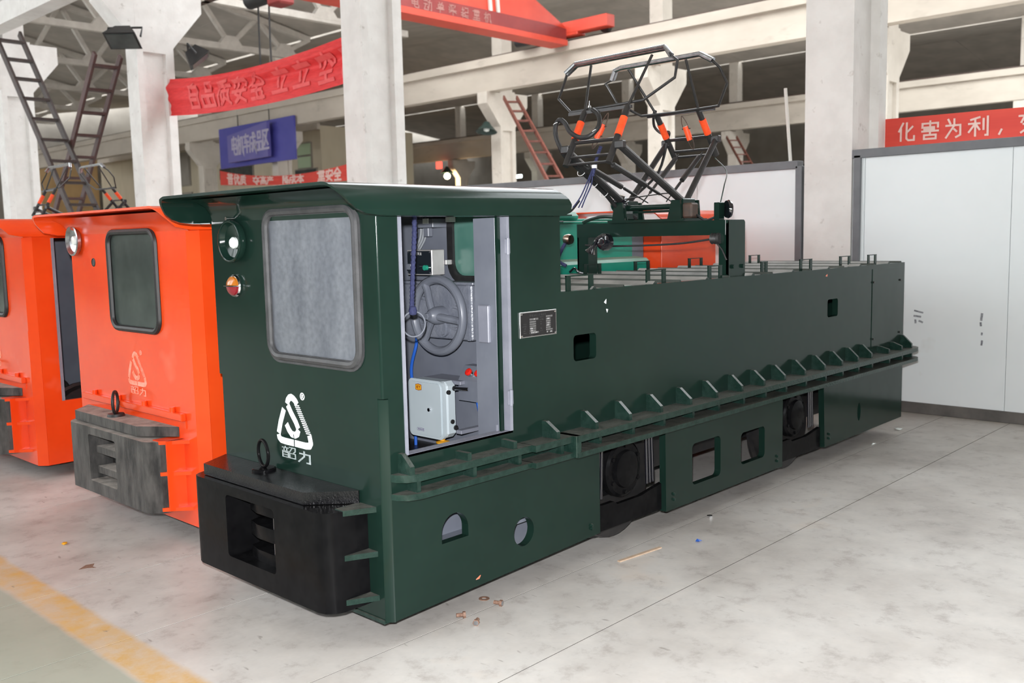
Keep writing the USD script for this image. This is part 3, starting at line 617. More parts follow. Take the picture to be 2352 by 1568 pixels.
obj('maker_label', cat(on_plane(LineString([(0, 0), (.05, 0), (.05, .013), (0, .013), (0, 0)]).buffer(.0007), (.7885, .722, .652), (0, -1, 0), (0, 0, 1), .0004), on_plane(unary_union([sbox(.005 + .0075 * k, .003, .009 + .0075 * k, .010) for k in range(6)]), (.7885, .722, .652), (0, -1, 0), (0, 0, 1), .0004)), 'purple_ink', sb)
obj('lock', lathe([(0, -.008), (.009, -.008), (.010, .002)], (.788, .625, .765), (1, 0, 0), 16), 'chrome', sb)
for x, z, r in ((.835, .853, .011), (.873, .868, .0125), (.855, .705, .011), (.876, .672, .0125)):
    obj('cable_gland', lathe([(0, 0), (r * .6, 0), (r * .7, .006), (r, .006), (r, -.004)], (x, .536, z), (0, -1, 0), 16), 'black_rubber', sb)
obj('gland_nut', cyl((.873, .53, .868), (.905, .47, .866), .009), 'chrome', sb)
obj('mount_arm', cat(box(.88, 1.036, .50, .54, .64, .66, .003), box(.90, 1.036, .52, .80, .88, .9, .003)), 'jamb_grey', sb)
obj('lever', cat(lathe([(0, 0), (.011, 0), (.014, .03), (.034, .034), (.034, .040), (.012, .046), (.012, .06)], (.82, .571, .568), (0, 0, 1), 24)), 'yellow_plastic', sb, label='yellow flanged lever end under the box')
pb = obj('button_box', from_man(to_man(prism([(.93, .80), (1.036, .80), (1.036, .97), (.975, .97), (.93, .90)], 'y', .36, .565))), 'grey_paint', L)
for y in (.495, .43):
    obj('push_button', lathe([(0, .026), (.012, .026), (.019, .022), (.019, .014)], (.948, y, .935), (-.75, 0, .55), 20), 'red_plastic', pb)
    obj('collar', lathe([(.017, .0), (.017, .014), (.0, .014)], (.948, y, .935), (-.75, 0, .55), 20), 'steel', pb)
obj('conduit', tube(curve([(1.0, .95, 1.1), (.95, .90, 1.05), (.95, .945, .92), (.97, .95, .75), (.95, .928, .55), (.95, .93, .33)], 30), .0085, 8), 'blue_cable', L)
obj('conduit', tube(curve([(.97, .47, .81), (.96, .46, .79), (.95, .432, .735), (.955, .43, .71)], 14), .010, 8), 'blue_cable', L)
obj('elbow_fitting', cat(cyl((.955, .43, .72), (.958, .43, .69), .014), cyl((.958, .43, .69), (1.0, .40, .68), .012)), 'steel', L)
for k, (y, w) in enumerate(((.925, .006), (.905, .006), (.885, .005))): obj('conduit', tube(curve([(1.03, y, 1.74), (1.028, y, 1.62), (.99, y - .005, 1.56), (.96, y - .01, 1.535)], 16), w, 8), 'grey_cable', L)
obj('ceiling_bracket', cat(box(.93, 1.036, .72, .86, 1.655, 1.70, .003), box(.97, 1.0, .80, .84, 1.61, 1.655, .003)), 'grey_paint', L)
obj('inner_lamp', cat(box(.925, .935, .75, .79, 1.675, 1.70), box(.99, 1.03, .66, .69, 1.68, 1.705)), 'lamp_white', L)

obj('cab_seat', cat(box(.62, .80, .80, 1.14, .62, .70, .02), box(.30, .34, .25, 1.1, 1.28, 1.315, .006)), 'black_rubber', L)
obj('controller', cat(box(.12, .34, .80, 1.1, .3, 1.27, .02), lathe([(0, 0), (.05, 0), (.055, .03), (.02, .05), (.02, .2), (.06, .21), (.065, .24), (0, .25)], (.22, .47, 1.30), (0, 0, 1), 20)), 'black_steel', L)
# nameplate
npp = obj('nameplate', box(.776, 1.022, -.006, .001, 1.153, 1.268, .001), 'steel', L, label='black nameplate in a bright steel edge')
obj('plate_face', box(.781, 1.017, -.0068, -.005, 1.158, 1.263), 'plate_black', npp)
ux, uz = (1, 0, 0), (0, 0, 1)
F = [(.838, 1.229, .058, .0085)] + [(.838, 1.218 - .0098 * k, .042, .0075) for k in range(6)] + [(.84, 1.1595 + .0105, .058, .0075)] + [(.948, 1.236, .045, .008)] + [(.948, 1.225 - .0098 * k, .031, .0075) for k in range(5)] + [(.948, 1.176, .045, .0075), (.972, 1.1655, .02, .007)]
obj('fields', cat(*[box(x, x + w, -.0072, -.0066, z, z + h) for x, z, w, h in F]), 'plate_field', npp)
obj('lettering', cat(on_plane(glyph_shape('蓄电池式工矿电机车', .0095, .09, 1.3), (.838, -.0074, 1.2455), ux, uz, .0003), *[on_plane(glyph_shape(s, .0055, .1, 1.2), (x, -.0074, z), ux, uz, .0003) for s, x, z in (('电力品', .797, 1.211), ('机车质量', .79, 1.201), ('车重', .80, 1.191), ('降本', .797, 1.1815), ('制动力', .797, 1.172), ('电机工矿', .905, 1.237), ('机车重量', .905, 1.226), ('单力', .908, 1.216), ('电力', .908, 1.206), ('制动', .908, 1.186), ('工矿车', .905, 1.176), ('矿电机工', .835, 1.1605))]), 'plate_dim', npp)
obj('stamped_digits', cat(*[latin(s, .006, (x, -.0075, z), ux, uz, .0003, True) for s, x, z in (('8', .866, 1.2305), ('550', .955, 1.2265), ('1.2', .956, 1.2068), ('607', .953, 1.197), ('536', .842, 1.1895), ('12', .846, 1.1797), ('01937155', .845, 1.1705), ('07', .951, 1.1665), ('11', .976, 1.167))]), 'plate_text', npp)
for x in (.786, 1.012):
    for z in (1.1625, 1.2585): obj('rivet', lathe([(0, .004), (.003, .0035), (.005, 0)], (x, -.0068, z), (0, -1, 0), 10), 'chrome', npp)
ap = obj('access_panel', box(4.53, 5.09, -.004, .001, .735, 1.31, .001), 'green_paint', L)
for x, z in ((4.545, 1.215), (5.035, 1.21), (4.55, .80), (5.04, .81)): obj('bolt', lathe([(0, .009), (.008, .009), (.009, 0)], (x, -.004, z), (0, -1, 0), 6), 'black_steel', ap)
for x, z in ((1.263, .19), (1.263, .175), (1.975, .195), (1.975, .165), (3.13, .19), (3.13, .16), (3.86, .21), (3.86, .18)): obj('skirt_bolt', lathe([(0, .011), (.008, .011), (.01, 0)], (x, 0, z), (0, -1, 0), 6), 'green_weld', L)
for pts in ([(1.385, 1.275), (1.40, 1.288), (1.398, 1.268)], [(1.40, 1.24), (1.407, 1.225), (1.412, 1.238)], [(.475, .141), (.50, .152), (.492, .141)], [(3.78, 1.295), (3.80, 1.305), (3.80, 1.293)]):
    obj('paint_chip', prism(Polygon(pts).buffer(.002), 'y', -.0006, .0004), 'faded_stencil' if pts[0][0] < 1 or pts[0][0] > 3 else 'white_stencil', L, label='bare spot chipped in the green paint')
# battery covers on the deck: boards with raised ridges, bracket handles
nl, xa, xb = 16, 1.075, 5.112; wl_ = (xb - xa) / nl
for k in range(nl):
    x0, x1 = xa + wl_ * k, xa + wl_ * (k + 1)
    if k % 2 == 0: q = [(x0 + .004, 1.323), (x1 - .03, 1.323), (x1 - .004, 1.345), (x1 + .028, 1.330), (x1 + .03, 1.334), (x1 - .003, 1.356), (x1 - .034, 1.334), (x0 + .004, 1.334)]
    else: q = [(x0 + .036, 1.323), (x1 - .004, 1.323), (x1 - .004, 1.333), (x1 - .02, 1.352), (x1 - .036, 1.333), (x0 + .036, 1.333)]
    obj('battery_lid', prism(q, 'y', .012, GW - .012), 'green_top', L)
def lid_handle(x, y, w=.17):
    z = 1.335; t = .007
    return cat(box(x - w / 2 - .016, x - w / 2 + .016, y - t / 2, y + t / 2, z, z + .077), box(x + w / 2 - .016, x + w / 2 + .016, y - t / 2, y + t / 2, z, z + .077), box(x - w / 2 - .016, x + w / 2 + .016, y - t / 2 - .001, y + t / 2 + .001, z + .073, z + .079), box(x - w / 2 - .05, x - w / 2 + .01, y - .02, y + .01, z - .004, z + .003))
for x, y, w in [(1.235, .03, .17), (1.905, .06, .145), (2.465, .045, .115), (3.13, .10, .05), (3.6, .055, .14), (4.29, .10, .14), (4.66, .06, .12), (2.62, 1.06, .15), (3.17, 1.06, .15), (3.85, 1.06, .16), (4.62, 1.0, .14), (1.6, 1.06, .15)]: obj('lid_handle', lid_handle(x, y, w), 'green_paint', L)

# running gear in the two side openings
for c in (1.615, 3.49):
    ax = obj('axle_box', cat(box(c - .19, c + .17, .12, .24, .245, .53, .02), lathe([(0, .055), (.07, .055), (.095, .048), (.10, .03), (.135, .028), (.15, .018), (.152, -.02)], (c + .02, .10, .39), (0, -1, 0), 32)), 'black_paint', L)
    for a in range(6): obj('cover_bolt', cyl((c + .02 + .122 * math.cos(a * 1.047 + .5), .075, .39 + .122 * math.sin(a * 1.047 + .5)), (c + .02 + .122 * math.cos(a * 1.047 + .5), .062, .39 + .122 * math.sin(a * 1.047 + .5)), .011, n=6), 'black_paint', ax)
    for s in (-1, 1):
        obj('spring_guide', cat(*[cyl((c + s * (.2 + .027 * k) + .02, .075, .27), (c + s * (.19 + .025 * k) + .02, .075, .55), .009) for k in range(3)]), 'black_gloss', L)
    obj('tie_plate', prism([(c - .295, .125), (c + .3, .12), (c + .3, .265), (c + .1, .235), (c - .1, .235), (c - .13, .255), (c - .295, .255)], 'y', .03, .055), 'black_paint', L)
    for y in (.13, GW - .13 - .11):
        obj('wheel', lathe([(0, 0), (.30, 0), (.305, .02), (.30, .08), (.325, .09), (.325, .108), (0, .108)], (c, y if y < .6 else GW - .13, .325), (0, 1 if y < .6 else -1, 0), 40), 'black_steel', L)
    obj('axle', cyl((c, .2, .305), (c, 1.02, .305), .05), 'black_steel', L)

# portal that carries the current collector, with its small fittings
obj('portal_post', prism(rrect(2.605, 2.80, 1.335, 1.672, .02), 'y', .045, .057), 'green_paint', L)
for x in (2.655, 2.764): obj('post_bolt', lathe([(0, .014), (.012, .014), (.014, 0)], (x, .045, 1.40), (0, -1, 0), 6), 'green_paint', L)
obj('portal_post', cat(prism(rrect(2.605, 2.80, 1.335, 1.672, .02), 'y', 1.16, 1.172), box(2.605, 2.617, 1.08, 1.172, 1.335, 1.60)), 'green_paint', L)
obj('post_flange', box(2.605, 2.615, .045, .105, 1.34, 1.67), 'green_paint', L)
obj('cross_beam', cat(box(2.60, 2.612, .06, 1.17, 1.585, 1.660), box(2.60, 2.80, .06, 1.17, 1.660, 1.672)), 'green_paint', L)
obj('cross_beam', cat(box(2.79, 2.802, .06, 1.17, 1.585, 1.660)), 'green_paint', L)
hr = obj('horn', cat(lathe([(0, -.02), (.034, -.02), (.05, -.012), (.055, 0), (.055, .03), (.04, .04), (0, .04)], (2.54, .90, 1.555), (1, 0, 0), 28)), 'black_gloss', L)
obj('trumpet', tube(curve([(2.53, .90, 1.57), (2.525, .925, 1.545), (2.525, .90, 1.53), (2.53, .875, 1.55), (2.53, .895, 1.59), (2.525, .94, 1.575), (2.52, .965, 1.53), (2.515, .985, 1.50)], 30), .013, 8), 'black_gloss', hr)
obj('bell_mouth', lathe([(.012, 0), (.018, .02), (.034, .045), (.03, .046)], (2.518, .97, 1.53), (-.05, .5, -.85), 20), 'black_gloss', hr)
obj('cable', tube(curve([(2.60, 1.10, 1.535), (2.6, .9, 1.527), (2.6, .6, 1.53), (2.6, .35, 1.54), (2.6, .14, 1.563)], 30), .006, 8), 'black_rubber', L)
obj('insulator', lathe([(0, -.03), (.03, -.03), (.034, -.015), (.026, -.01), (.034, .005), (.026, .01), (.034, .025), (0, .03)], (2.6, .12, 1.565), (0, 1, 0), 20), 'black_rubber', L)
obj('insulator', lathe([(0, -.03), (.03, -.03), (.036, -.01), (.03, .02), (0, .03)], (2.6, 1.25, 1.575), (0, 1, 0), 20), 'copper_worn', L, label='bright worn copper terminal')
obj('stay_wire', tube([(2.6, .16, 1.585), (2.6, .08, 1.50), (2.6, .05, 1.44)], .005, 6), 'black_steel', L)
obj('cable', tube(curve([(2.58, 1.22, 1.36), (2.57, 1.17, 1.385), (2.56, 1.12, 1.36), (2.57, 1.06, 1.35)], 18), .007, 8), 'black_gloss', L)
obj('cable', tube(curve([(2.6, 1.26, 1.56), (2.57, 1.27, 1.52), (2.56, 1.3, 1.44), (2.58, 1.25, 1.40)], 18), .012, 8), 'blue_rope', L)
obj('lamp_ball', lathe([(0, -.055), (.03, -.05), (.055, -.025), (.062, 0), (.055, .03), (.03, .055), (0, .06)], (2.66, .86, 1.79), (-.6, -.8, 0), 28), 'black_gloss', L, label='glossy black ball shaped lamp housing')
dr = obj('terminal_box', box(2.64, 2.70, .125, .16, 1.672, 1.775, .002), 'green_paint', L)
obj('drum', lathe([(0, -.012), (.05, -.012), (.055, 0), (.05, .012), (0, .012)], (2.70, .10, 1.735), (.8, -.6, 0), 28), 'black_gloss', dr)
obj('hose', tube(curve([(2.6, 1.12, 1.68), (2.62, 1.08, 1.70), (2.63, 1.0, 1.715), (2.64, .9, 1.712), (2.66, .8, 1.70)], 24), .012, 8), 'green_paint', L)
obj('hose', tube(curve([(2.66, .14, 1.70), (2.66, .19, 1.68), (2.67, .24, 1.675), (2.68, .31, 1.71), (2.68, .33, 1.705)], 20), .008, 8), 'black_rubber', L)

def collector(T, dx=0.0, dy=0.0, far=False):
    """two crossing lattice heads on a pivot frame (in the green locomotive's coordinates, shifted)"""
    o = np.array([dx, dy, 0]); A = lambda *p: [np.array(q, float) + o for q in p]
    base = obj('collector_base', cat(*[m.apply_translation(o) for m in (box(2.58, 2.84, .33, .90, 1.672, 1.688), prism([(.36, 1.688), (.46, 1.688), (.43, 1.80), (.37, 1.80)], 'x', 2.60, 2.615), prism([(.36, 1.688), (.46, 1.688), (.43, 1.80), (.37, 1.80)], 'x', 2.80, 2.815),
        prism([(.78, 1.688), (.88, 1.688), (.86, 1.80), (.80, 1.80)], 'x', 2.60, 2.615), prism([(.78, 1.688), (.88, 1.688), (.86, 1.80), (.80, 1.80)], 'x', 2.80, 2.815), box(2.64, 2.78, .375, .43, 1.69, 1.81, .006), box(2.64, 2.78, .80, .86, 1.69, 1.81, .006), cyl((2.66, .35, 1.765), (2.66, .9, 1.765), .016), cyl((2.77, .35, 1.765), (2.77, .9, 1.765), .016), box(2.68, 2.72, .34, .90, 1.73, 1.745))]), 'green_paint', T)
    if not far: obj('terminal', cat(box(2.62, 2.70, .30, .37, 1.69, 1.78, .01)), 'brown_steel', base)
    ya, yb = .77, .455
    for (xk, zk, xt, zt, xr, zr, side, f) in ((2.02, 2.0, 2.205, 2.325, 2.345, 2.615, -1, 2.73), (3.15, 2.094, 2.94, 2.362, 2.76, 2.645, 1, 2.69)):
        hd = obj('collector_head', tube(A((xk, ya, zk), (xt, ya, zt)), .019, 12), 'black_steel', T)
        obj('tube', tube(A((xk, yb, zk), (xt, yb, zt)), .019, 12), 'black_steel', hd)
        for y in (ya, yb):
            s = lambda t: (xk + (xt - xk) * t, y, zk + (zt - zk) * t)
            obj('orange_sleeve', tube(A(s(.48), s(.80)), .0225, 14), 'orange_tape', hd, label='orange tape wrapped round the tube')
            ro = {ya: (.83 if side < 0 else .86), yb: (.385 if side < 0 else .43)}[y]
            obj('strut', tube(A((xt, y, zt), (xr, ro, zr)), .0085, 8), 'black_steel', hd)
        for t in (.02, .15, .42): obj('cross_rod', tube(A((xk + (xt - xk) * t, ya, zk + (zt - zk) * t), (xk + (xt - xk) * t, yb, zk + (zt - zk) * t)), .008 if t < .4 else .011, 8), 'black_steel', hd)
        if side < 0:
            shoe = [(2.33, 1.008, 2.585), (2.352, .945, 2.635), (2.352, .295, 2.642), (2.33, .245, 2.59)]
            loop = [(2.33, 1.008, 2.585), (2.31, 1.01, 2.54), (2.25, 1.01, 2.43), (2.235, .905, 2.34), (2.225, .60, 2.342), (2.235, .37, 2.352), (2.29, .195, 2.46), (2.31, .19, 2.555), (2.33, .245, 2.59)]
        else:
            shoe = [(2.75, .985, 2.59), (2.745, .955, 2.645), (2.74, .90, 2.655), (2.74, .32, 2.658), (2.75, .24, 2.612)]
            loop = [(2.75, .985, 2.59), (2.78, 1.06, 2.58), (2.85, 1.02, 2.455), (2.90, .86, 2.362), (2.93, .60, 2.362), (2.92, .30, 2.368), (2.86, .205, 2.488), (2.80, .22, 2.575), (2.75, .24, 2.612)]
        obj('contact_shoe', cat(tube(A(*shoe), .0165, 12), tube(A(*[(x - .02 * side * -1, y, z + .006) for x, y, z in shoe]), .012, 8)), 'shoe_metal', hd, label='bright worn contact shoe')
        obj('bow_rod', tube(A(*loop), .0085, 8), 'black_steel', hd)
        obj('bow_bar', cat(*[beam(A((xt, .84 if side > 0 else .89, zt - .004))[0], A((xt, .34 if side > 0 else .43, zt - .004))[0], .018, .018)]), 'black_steel', hd)
        zf = 1.765
        for y in (.84, .40):
            kt = .30 if side < 0 else .34
            kn_ = (xk + (xt - xk) * kt, (.81 if y > .6 else .415) if side < 0 else (.79 if y > .6 else .415), zk + (zt - zk) * kt)
            ar = obj('collector_arm', tube(A((f, y, zf), kn_), .0225 if side < 0 else .019, 12), 'black_steel', T)
            obj('knuckle', cat(box(kn_[0] - .02, kn_[0] + .02, kn_[1] - .03, kn_[1] + .03, kn_[2] - .02, kn_[2] + .025, .006).apply_translation(o)), 'black_steel', ar)
            yi = .70 if y > .6 else .52
            p0, p1 = np.array((f - side * .01, yi, zf + .03)) + o, np.array((xk - side * .06, yi, zk + .02)) + o
            sp = obj('spring', tube([p0 + (p1 - p0) * .42, p0 + (p1 - p0) * .9], .0165, 10), 'black_steel', T)
            obj('spring_hook', cat(tube([p0, p0 + (p1 - p0) * .2], .004, 6), tube([p0 + (p1 - p0) * .2, p0 + (p1 - p0) * .38], .009, 6), tube([p0 + (p1 - p0) * .38, p0 + (p1 - p0) * .43], .004, 6), tube([p0 + (p1 - p0) * .9, p1], .005, 6)), 'black_steel', sp)
        if not far:
            ty = .595 if side < 0 else .58
            hk = (xt + (-.0 if side < 0 else 0), ty, zt - .02); d = np.array((-.04 if side < 0 else .05, 0.055 if side < 0 else -.03, -.15)); d /= np.linalg.norm(d)
            q = np.array(hk)
            tg = obj('toggle', cyl(q + d * .075, q + d * .165, .019, n=14), 'orange_tape', hd, label='short orange insulating tube hung under the bow')
            obj('link', cat(tube(curve([q + d * .095 + (0, .02, 0), q + d * .05 + (0, .018, 0), q + d * .005, q + d * .05 + (0, -.018, 0), q + d * .095 + (0, -.02, 0)], 20), .0032, 6), tube(curve([q + d * .15 + (0, .02, 0), q + d * .2 + (0, .015, 0), q + d * .225, q + d * .2 + (0, -.015, 0), q + d * .15 + (0, -.02, 0)], 20), .0032, 6), cyl(q + d * .09 + (0, .03, 0), q + d * .09 + (0, -.03, 0), .004), cyl(q + d * .15 + (0, .03, 0), q + d * .15 + (0, -.03, 0), .004)), 'brown_steel', tg)
    if not far:
        obj('power_cable', tube(curve([(2.205, .71, 2.33), (2.17, .64, 2.29), (2.12, .60, 2.22), (2.08, .64, 2.165), (2.07, .71, 2.165), (2.06, .765, 2.20), (2.06, .80, 2.25), (2.06, .84, 2.275), (2.06, .872, 2.25), (2.06, .875, 2.19), (2.06, .845, 2.12), (2.1, .84, 2.07), (2.25, .86, 2.0), (2.5, .86, 1.86), (2.62, .85, 1.77), (2.75, .80, 1.70)], 64), .014, 10), 'black_rubber', T)
        obj('power_cable', tube(curve([(2.93, .77, 2.385), (2.95, .80, 2.37), (3.0, .83, 2.30), (3.04, .80, 2.255), (3.05, .75, 2.26), (3.06, .77, 2.2), (3.0, .80, 2.0), (2.85, .86, 1.86)], 32), .009, 8), 'black_rubber', T)
        for p, d in (((2.06, .868, 2.255), (0, .4, 1)), ((2.10, .615, 2.19), (0, .5, .7)), ((2.28, .862, 1.985), (.9, 0, -.5)), ((2.4, .862, 1.918), (.9, 0, -.55)), ((2.5, .862, 1.86), (.9, 0, -.6))):
            u, v, _ = frame(d); r = .018 if p[0] < 2.2 else .030
            obj('cable_tie', tube([np.array(p) + r * (math.cos(a) * u + math.sin(a) * v) for a in np.linspace(0, 2 * math.pi, 16, endpoint=False)], .0022, 6, closed=True), 'white_tie', T)
        obj('top_screw', cat(lathe([(0, 0), (.011, 0), (.009, .012), (.003, .014), (.002, .04), (0, .04)], (2.205, .735, 2.345), (0, 0, 1), 12)), 'steel', T)
        obj('copper_strap', tube(curve([(2.62, .40, 1.80), (2.6, .42, 1.84), (2.61, .6, 1.835), (2.63, .8, 1.82)], 16), .004, 6), 'black_steel', T)
        obj('pull_wire', tube(curve([(2.98, .36, 2.06), (2.88, .22, 1.97), (2.72, .14, 1.87), (2.68, .14, 1.772)], 20), .0035, 6), 'lamp_green', T)
collector(L)

# ================================================================== neighbouring locomotives
def cab_loco(label, x0, y0, W, length, paint, win_y, lamp_y, door=None, emblem_y=None, bar_y=None, group=None, left_part=True):
    T = thing('mining_locomotive', label, 'locomotive', (x0 + length / 2, y0 + W / 2, 0), group)
    y1 = y0 + W; zt = 1.755
    wy0, wy1 = win_y; wn = rrect(wy0, wy1, 1.125, 1.675, .07)
    obj('front_panel', prism(sbox(y0 + .05, .09, y1 - .02, zt).difference(wn), 'x', x0, x0 + .014), paint, T)
    obj('corner_strip', prism([(x0 + .05, y0), (x0 + .0, y0 + .05), (x0 + .014, y0 + .056), (x0 + .06, y0 + .014)], 'z', .09, zt), paint, T)
    obj('corner_strip', prism([(x0 + .05, y0 - .003), (x0 - .003, y0 + .05), (x0 + .0, y0 + .053), (x0 + .053, y0)], 'z', .09, 1.03), paint, T)
    side = sbox(x0 + .05, .09, x0 + 1.05, zt); dr_ = sbox(x0 + .17, .53, x0 + .66, 1.66)
    rest = sbox(x0 + 1.05, .09, x0 + length, 1.2)
    side = unary_union([side, rest])
    obj('side_panel', prism(side.difference(dr_), 'y', y0, y0 + .03), paint, T)
    obj('side_panel', prism(side, 'y', y1 - .03, y1), paint, T)
    obj('cab_rear_wall', box(x0 + 1.03, x0 + 1.05, y0 + .03, y1 - .03, .3, zt), 'grey_paint', T)
    obj('hood', cat(box(x0 + 1.05, x0 + length, y0 + .03, y1 - .03, 1.17, 1.2), box(x0 + length - .02, x0 + length, y0 + .03, y1 - .03, .09, 1.17)), paint, T)
    obj('cab_lining', cat(box(x0 + .03, x0 + 1.03, y1 - .05, y1 - .035, .3, zt), box(x0 + .03, x0 + 1.03, y0 + .04, y1 - .05, .30, .32), prism(sbox(y0 + .05, .3, y1 - .05, zt).difference(wn), 'x', x0 + .016, x0 + .024)), 'grey_paint', T)
    obj('door_jamb', cat(box(x0 + .17, x0 + .19, y0 - .005, y0 + .05, .53, 1.66), box(x0 + .64, x0 + .66, y0 - .005, y0 + .05, .53, 1.66)), 'jamb_grey', T)
    obj('cab_seat', cat(box(x0 + .62, x0 + .98, y0 + .3, y0 + .8, .62, .72, .02), box(x0 + .9, x0 + .98, y0 + .3, y0 + .8, .72, 1.1, .02)), 'black_rubber', T)
    g = obj('windscreen', prism(wn.buffer(-.006), 'x', x0 + .004, x0 + .010), 'tinted_glass', T)
    obj('gasket', tube([(x0 - .004, y, z) for y, z in np.asarray(wn.exterior.coords)[:-1]], .018, 8, closed=True), 'black_rubber', g)
    shp = [(x0 - .2, zt + .05), (x0 - .2, zt + .022), (x0 - .17, zt - .02), (x0 - .12, zt - .07), (x0 - .04, zt - .085), (x0 + 1.06, zt - .085), (x0 + 1.10, zt - .04), (x0 + 1.06, zt + .05)]
    obj('cab_roof', roof_sheet(y0 - .075, y1 + .075, zt + .03, .115, shp), paint, T)
    obj('visor_fillet', prism([(x0 + .002, zt - .09), (x0 + .002, zt + .01), (x0 - .11, zt + .01), (x0 - .05, zt - .02), (x0 - .012, zt - .06)], 'y', y0 + .02, y1 - .02), paint, T)
    h = obj('headlight', lathe([(.08, .0), (.092, -.01), (.094, -.03), (.084, -.034), (.07, -.015), (.03, -.004), (0, -.003)], (x0 - .001, lamp_y, 1.635), (1, 0, 0), 28), 'shoe_metal', T)
    obj('reflector', lathe([(.03, 0), (.026, -.02), (0, -.024)], (x0 - .003, lamp_y, 1.635), (1, 0, 0), 16), 'lamp_white', h)
    obj('port_hole', lathe([(.0, -.001), (.02, -.001), (.023, -.004), (.026, -.002), (.026, .002)], (x0, lamp_y - .225, 1.502), (1, 0, 0), 16), 'black_steel', T)
    if emblem_y: place_emblem(T, (x0 - .0006, emblem_y, .73), .275, 'faded_stencil', 'faded_stencil', 'faded white stencilled triangle emblem')
    b0, b1 = bar_y; xf = x0 - .175
    blk = prism(Polygon([(x0, b0 - .03), (xf + .06, b0 - .02), (xf + .02, b0 + .02), (xf, b0 + .06), (xf, b1 - .06), (xf + .02, b1 - .02), (xf + .06, b1 + .02), (x0, b1 + .03)]), 'z', .165, .555)
    rec = prism(rrect(b0 + .40, b1 - .30, .235, .51, .015), 'x', xf - .1, x0 - .04)
    bb = obj('buffer_block', from_man(to_man(blk) - to_man(rec)), 'black_dusty', T)
    for z in (.30, .42): obj('coupling_tongue', box(xf + .03, x0 - .05, b0 + .44, b1 - .34, z - .02, z + .02), 'black_dusty', bb)
    cp = obj('cover_plate', prism([(xf + .03, b0 + .18), (xf + .03, b1 - .06), (x0 - .002, b1 + .08), (x0 - .002, b0 - .02)], 'z', .565, .62), 'black_dusty', T)
    c = np.array([xf + .10, (b0 + b1) / 2 + .06, .70]); n_ = np.array([.80, -.6, 0]); u = np.cross((0, 0, 1), n_)
    obj('lifting_ring', tube([c + .062 * (math.cos(t) * u + math.sin(t) * np.array([0, 0, 1])) for t in np.linspace(0, 2 * math.pi, 28, endpoint=False)], .009, 8, closed=True), 'black_rubber', cp)
    obj('ring_foot', lathe([(0, 0), (.05, 0), (.045, .015), (0, .016)], (c[0], c[1], .62), (0, 0, 1), 20), 'black_rubber', cp)
    lb = obj('ledge_bar', cat(box(x0 - .03, x0, y0 + .16, b1 + .1, .66, .70, .004), box(x0 - .006, x0, y0 + .16, b1 + .1, .62, .66)), paint, T)
    for k in range(4): obj('ledge_lug', cyl((x0 - .015, b0 + .02 + k * (b1 - b0) / 3.2, .70), (x0 - .015, b0 + .02 + k * (b1 - b0) / 3.2, .725), .015), paint, lb)
    for z in (.185, .38, .55): obj('buffer_gusset', prism([(x0, y0 + .14), (x0 - .12, b0 - .02), (x0 - .12, b0 + .05), (x0, b0 + .05)], 'z', z - .01, z + .01), paint, T)
    obj('buffer_web', box(x0 - .10, x0, y0 + .20, y0 + .212, .18, .56), paint, T)
    for k in range(2):
        xx = x0 + .45 + k * max(.8, length - 1.0)
        for yy in (y0 + .25, y1 - .35): obj('wheel', lathe([(0, 0), (.27, 0), (.28, .07), (.30, .08), (.30, .1), (0, .1)], (xx, yy, .30), (0, 1, 0), 28), 'black_steel', T)
    return T
cab_loco('orange locomotive right beside the green one, with faded white emblem and dusty black buffer', .15, 1.70, 1.53, 1.8, 'orange_paint', (2.085, 2.665), 3.118, emblem_y=2.53, bar_y=(1.965, 3.02))
cab_loco('bright orange locomotive cut off by the left edge of the picture, its side door open', .14, 3.955, 1.5, 1.8, 'orange_paint', (4.36, 4.93), 5.33, emblem_y=4.8, bar_y=(4.22, 5.27))

# teal locomotive behind the deck of the green one
T = thing('mining_locomotive', 'teal green locomotive seen over the deck behind the green one', 'locomotive', (3.0, 2.4, 0))
obj('cab_body', box(2.08, 3.985, 1.73, 3.15, .1, 1.70, .015), 'teal_paint', T)
obj('side_ledge', prism([(1.60, 1.28), (1.60, 1.388), (1.625, 1.41), (1.735, 1.425), (1.735, 1.26), (1.62, 1.26)], 'x', 2.1, 4.02), 'teal_paint', T)
obj('cab_roof', cat(box(2.0, 3.29, 1.70, 3.2, 1.70, 1.775, .03), box(2.0, 3.95, 1.69, 3.2, 1.69, 1.705, .004)), 'teal_paint', T)
obj('roof_rib', box(2.1, 3.95, 1.72, 1.74, 1.705, 1.725, .005), 'teal_paint', T)
obj('underframe', box(2.15, 3.9, 1.72, 3.1, .03, .12), 'black_steel', T)
for k in range(2): obj('wheel', lathe([(0, 0), (.27, 0), (.28, .07), (.30, .08), (.30, .1), (0, .1)], (2.5 + k, 1.9, .30), (0, 1, 0), 28), 'black_steel', T)

T = thing('mining_locomotive', 'red orange locomotive cab with grey door frame, standing between the teal one and the wall', 'locomotive', (4.7, 2.4, 0))
obj('cab_body', cat(prism([(4.34, 1.70), (5.18, 1.70), (5.18, 3.18), (4.23, 3.18), (4.23, 1.80)], 'z', .1, 1.70)), 'orange_paint', T)
obj('corner_strip', cyl((4.338, 1.700, .1), (4.338, 1.700, 1.66), .008), 'orange_paint', T)
shp = [(4.17, 1.85), (4.17, 1.79), (4.21, 1.735), (4.28, 1.695), (5.12, 1.695), (5.2, 1.72), (5.22, 1.76), (5.17, 1.85)]
obj('cab_roof', roof_sheet(1.63, 3.25, 1.79, .1, shp, .09), 'orange_paint', T)
obj('door_frame', box(4.03, 4.225, 1.80, 3.1, .1, 1.69, .004), 'grey_paint', T)
obj('underframe', box(4.1, 5.1, 1.75, 3.1, .03, .12), 'black_steel', T)
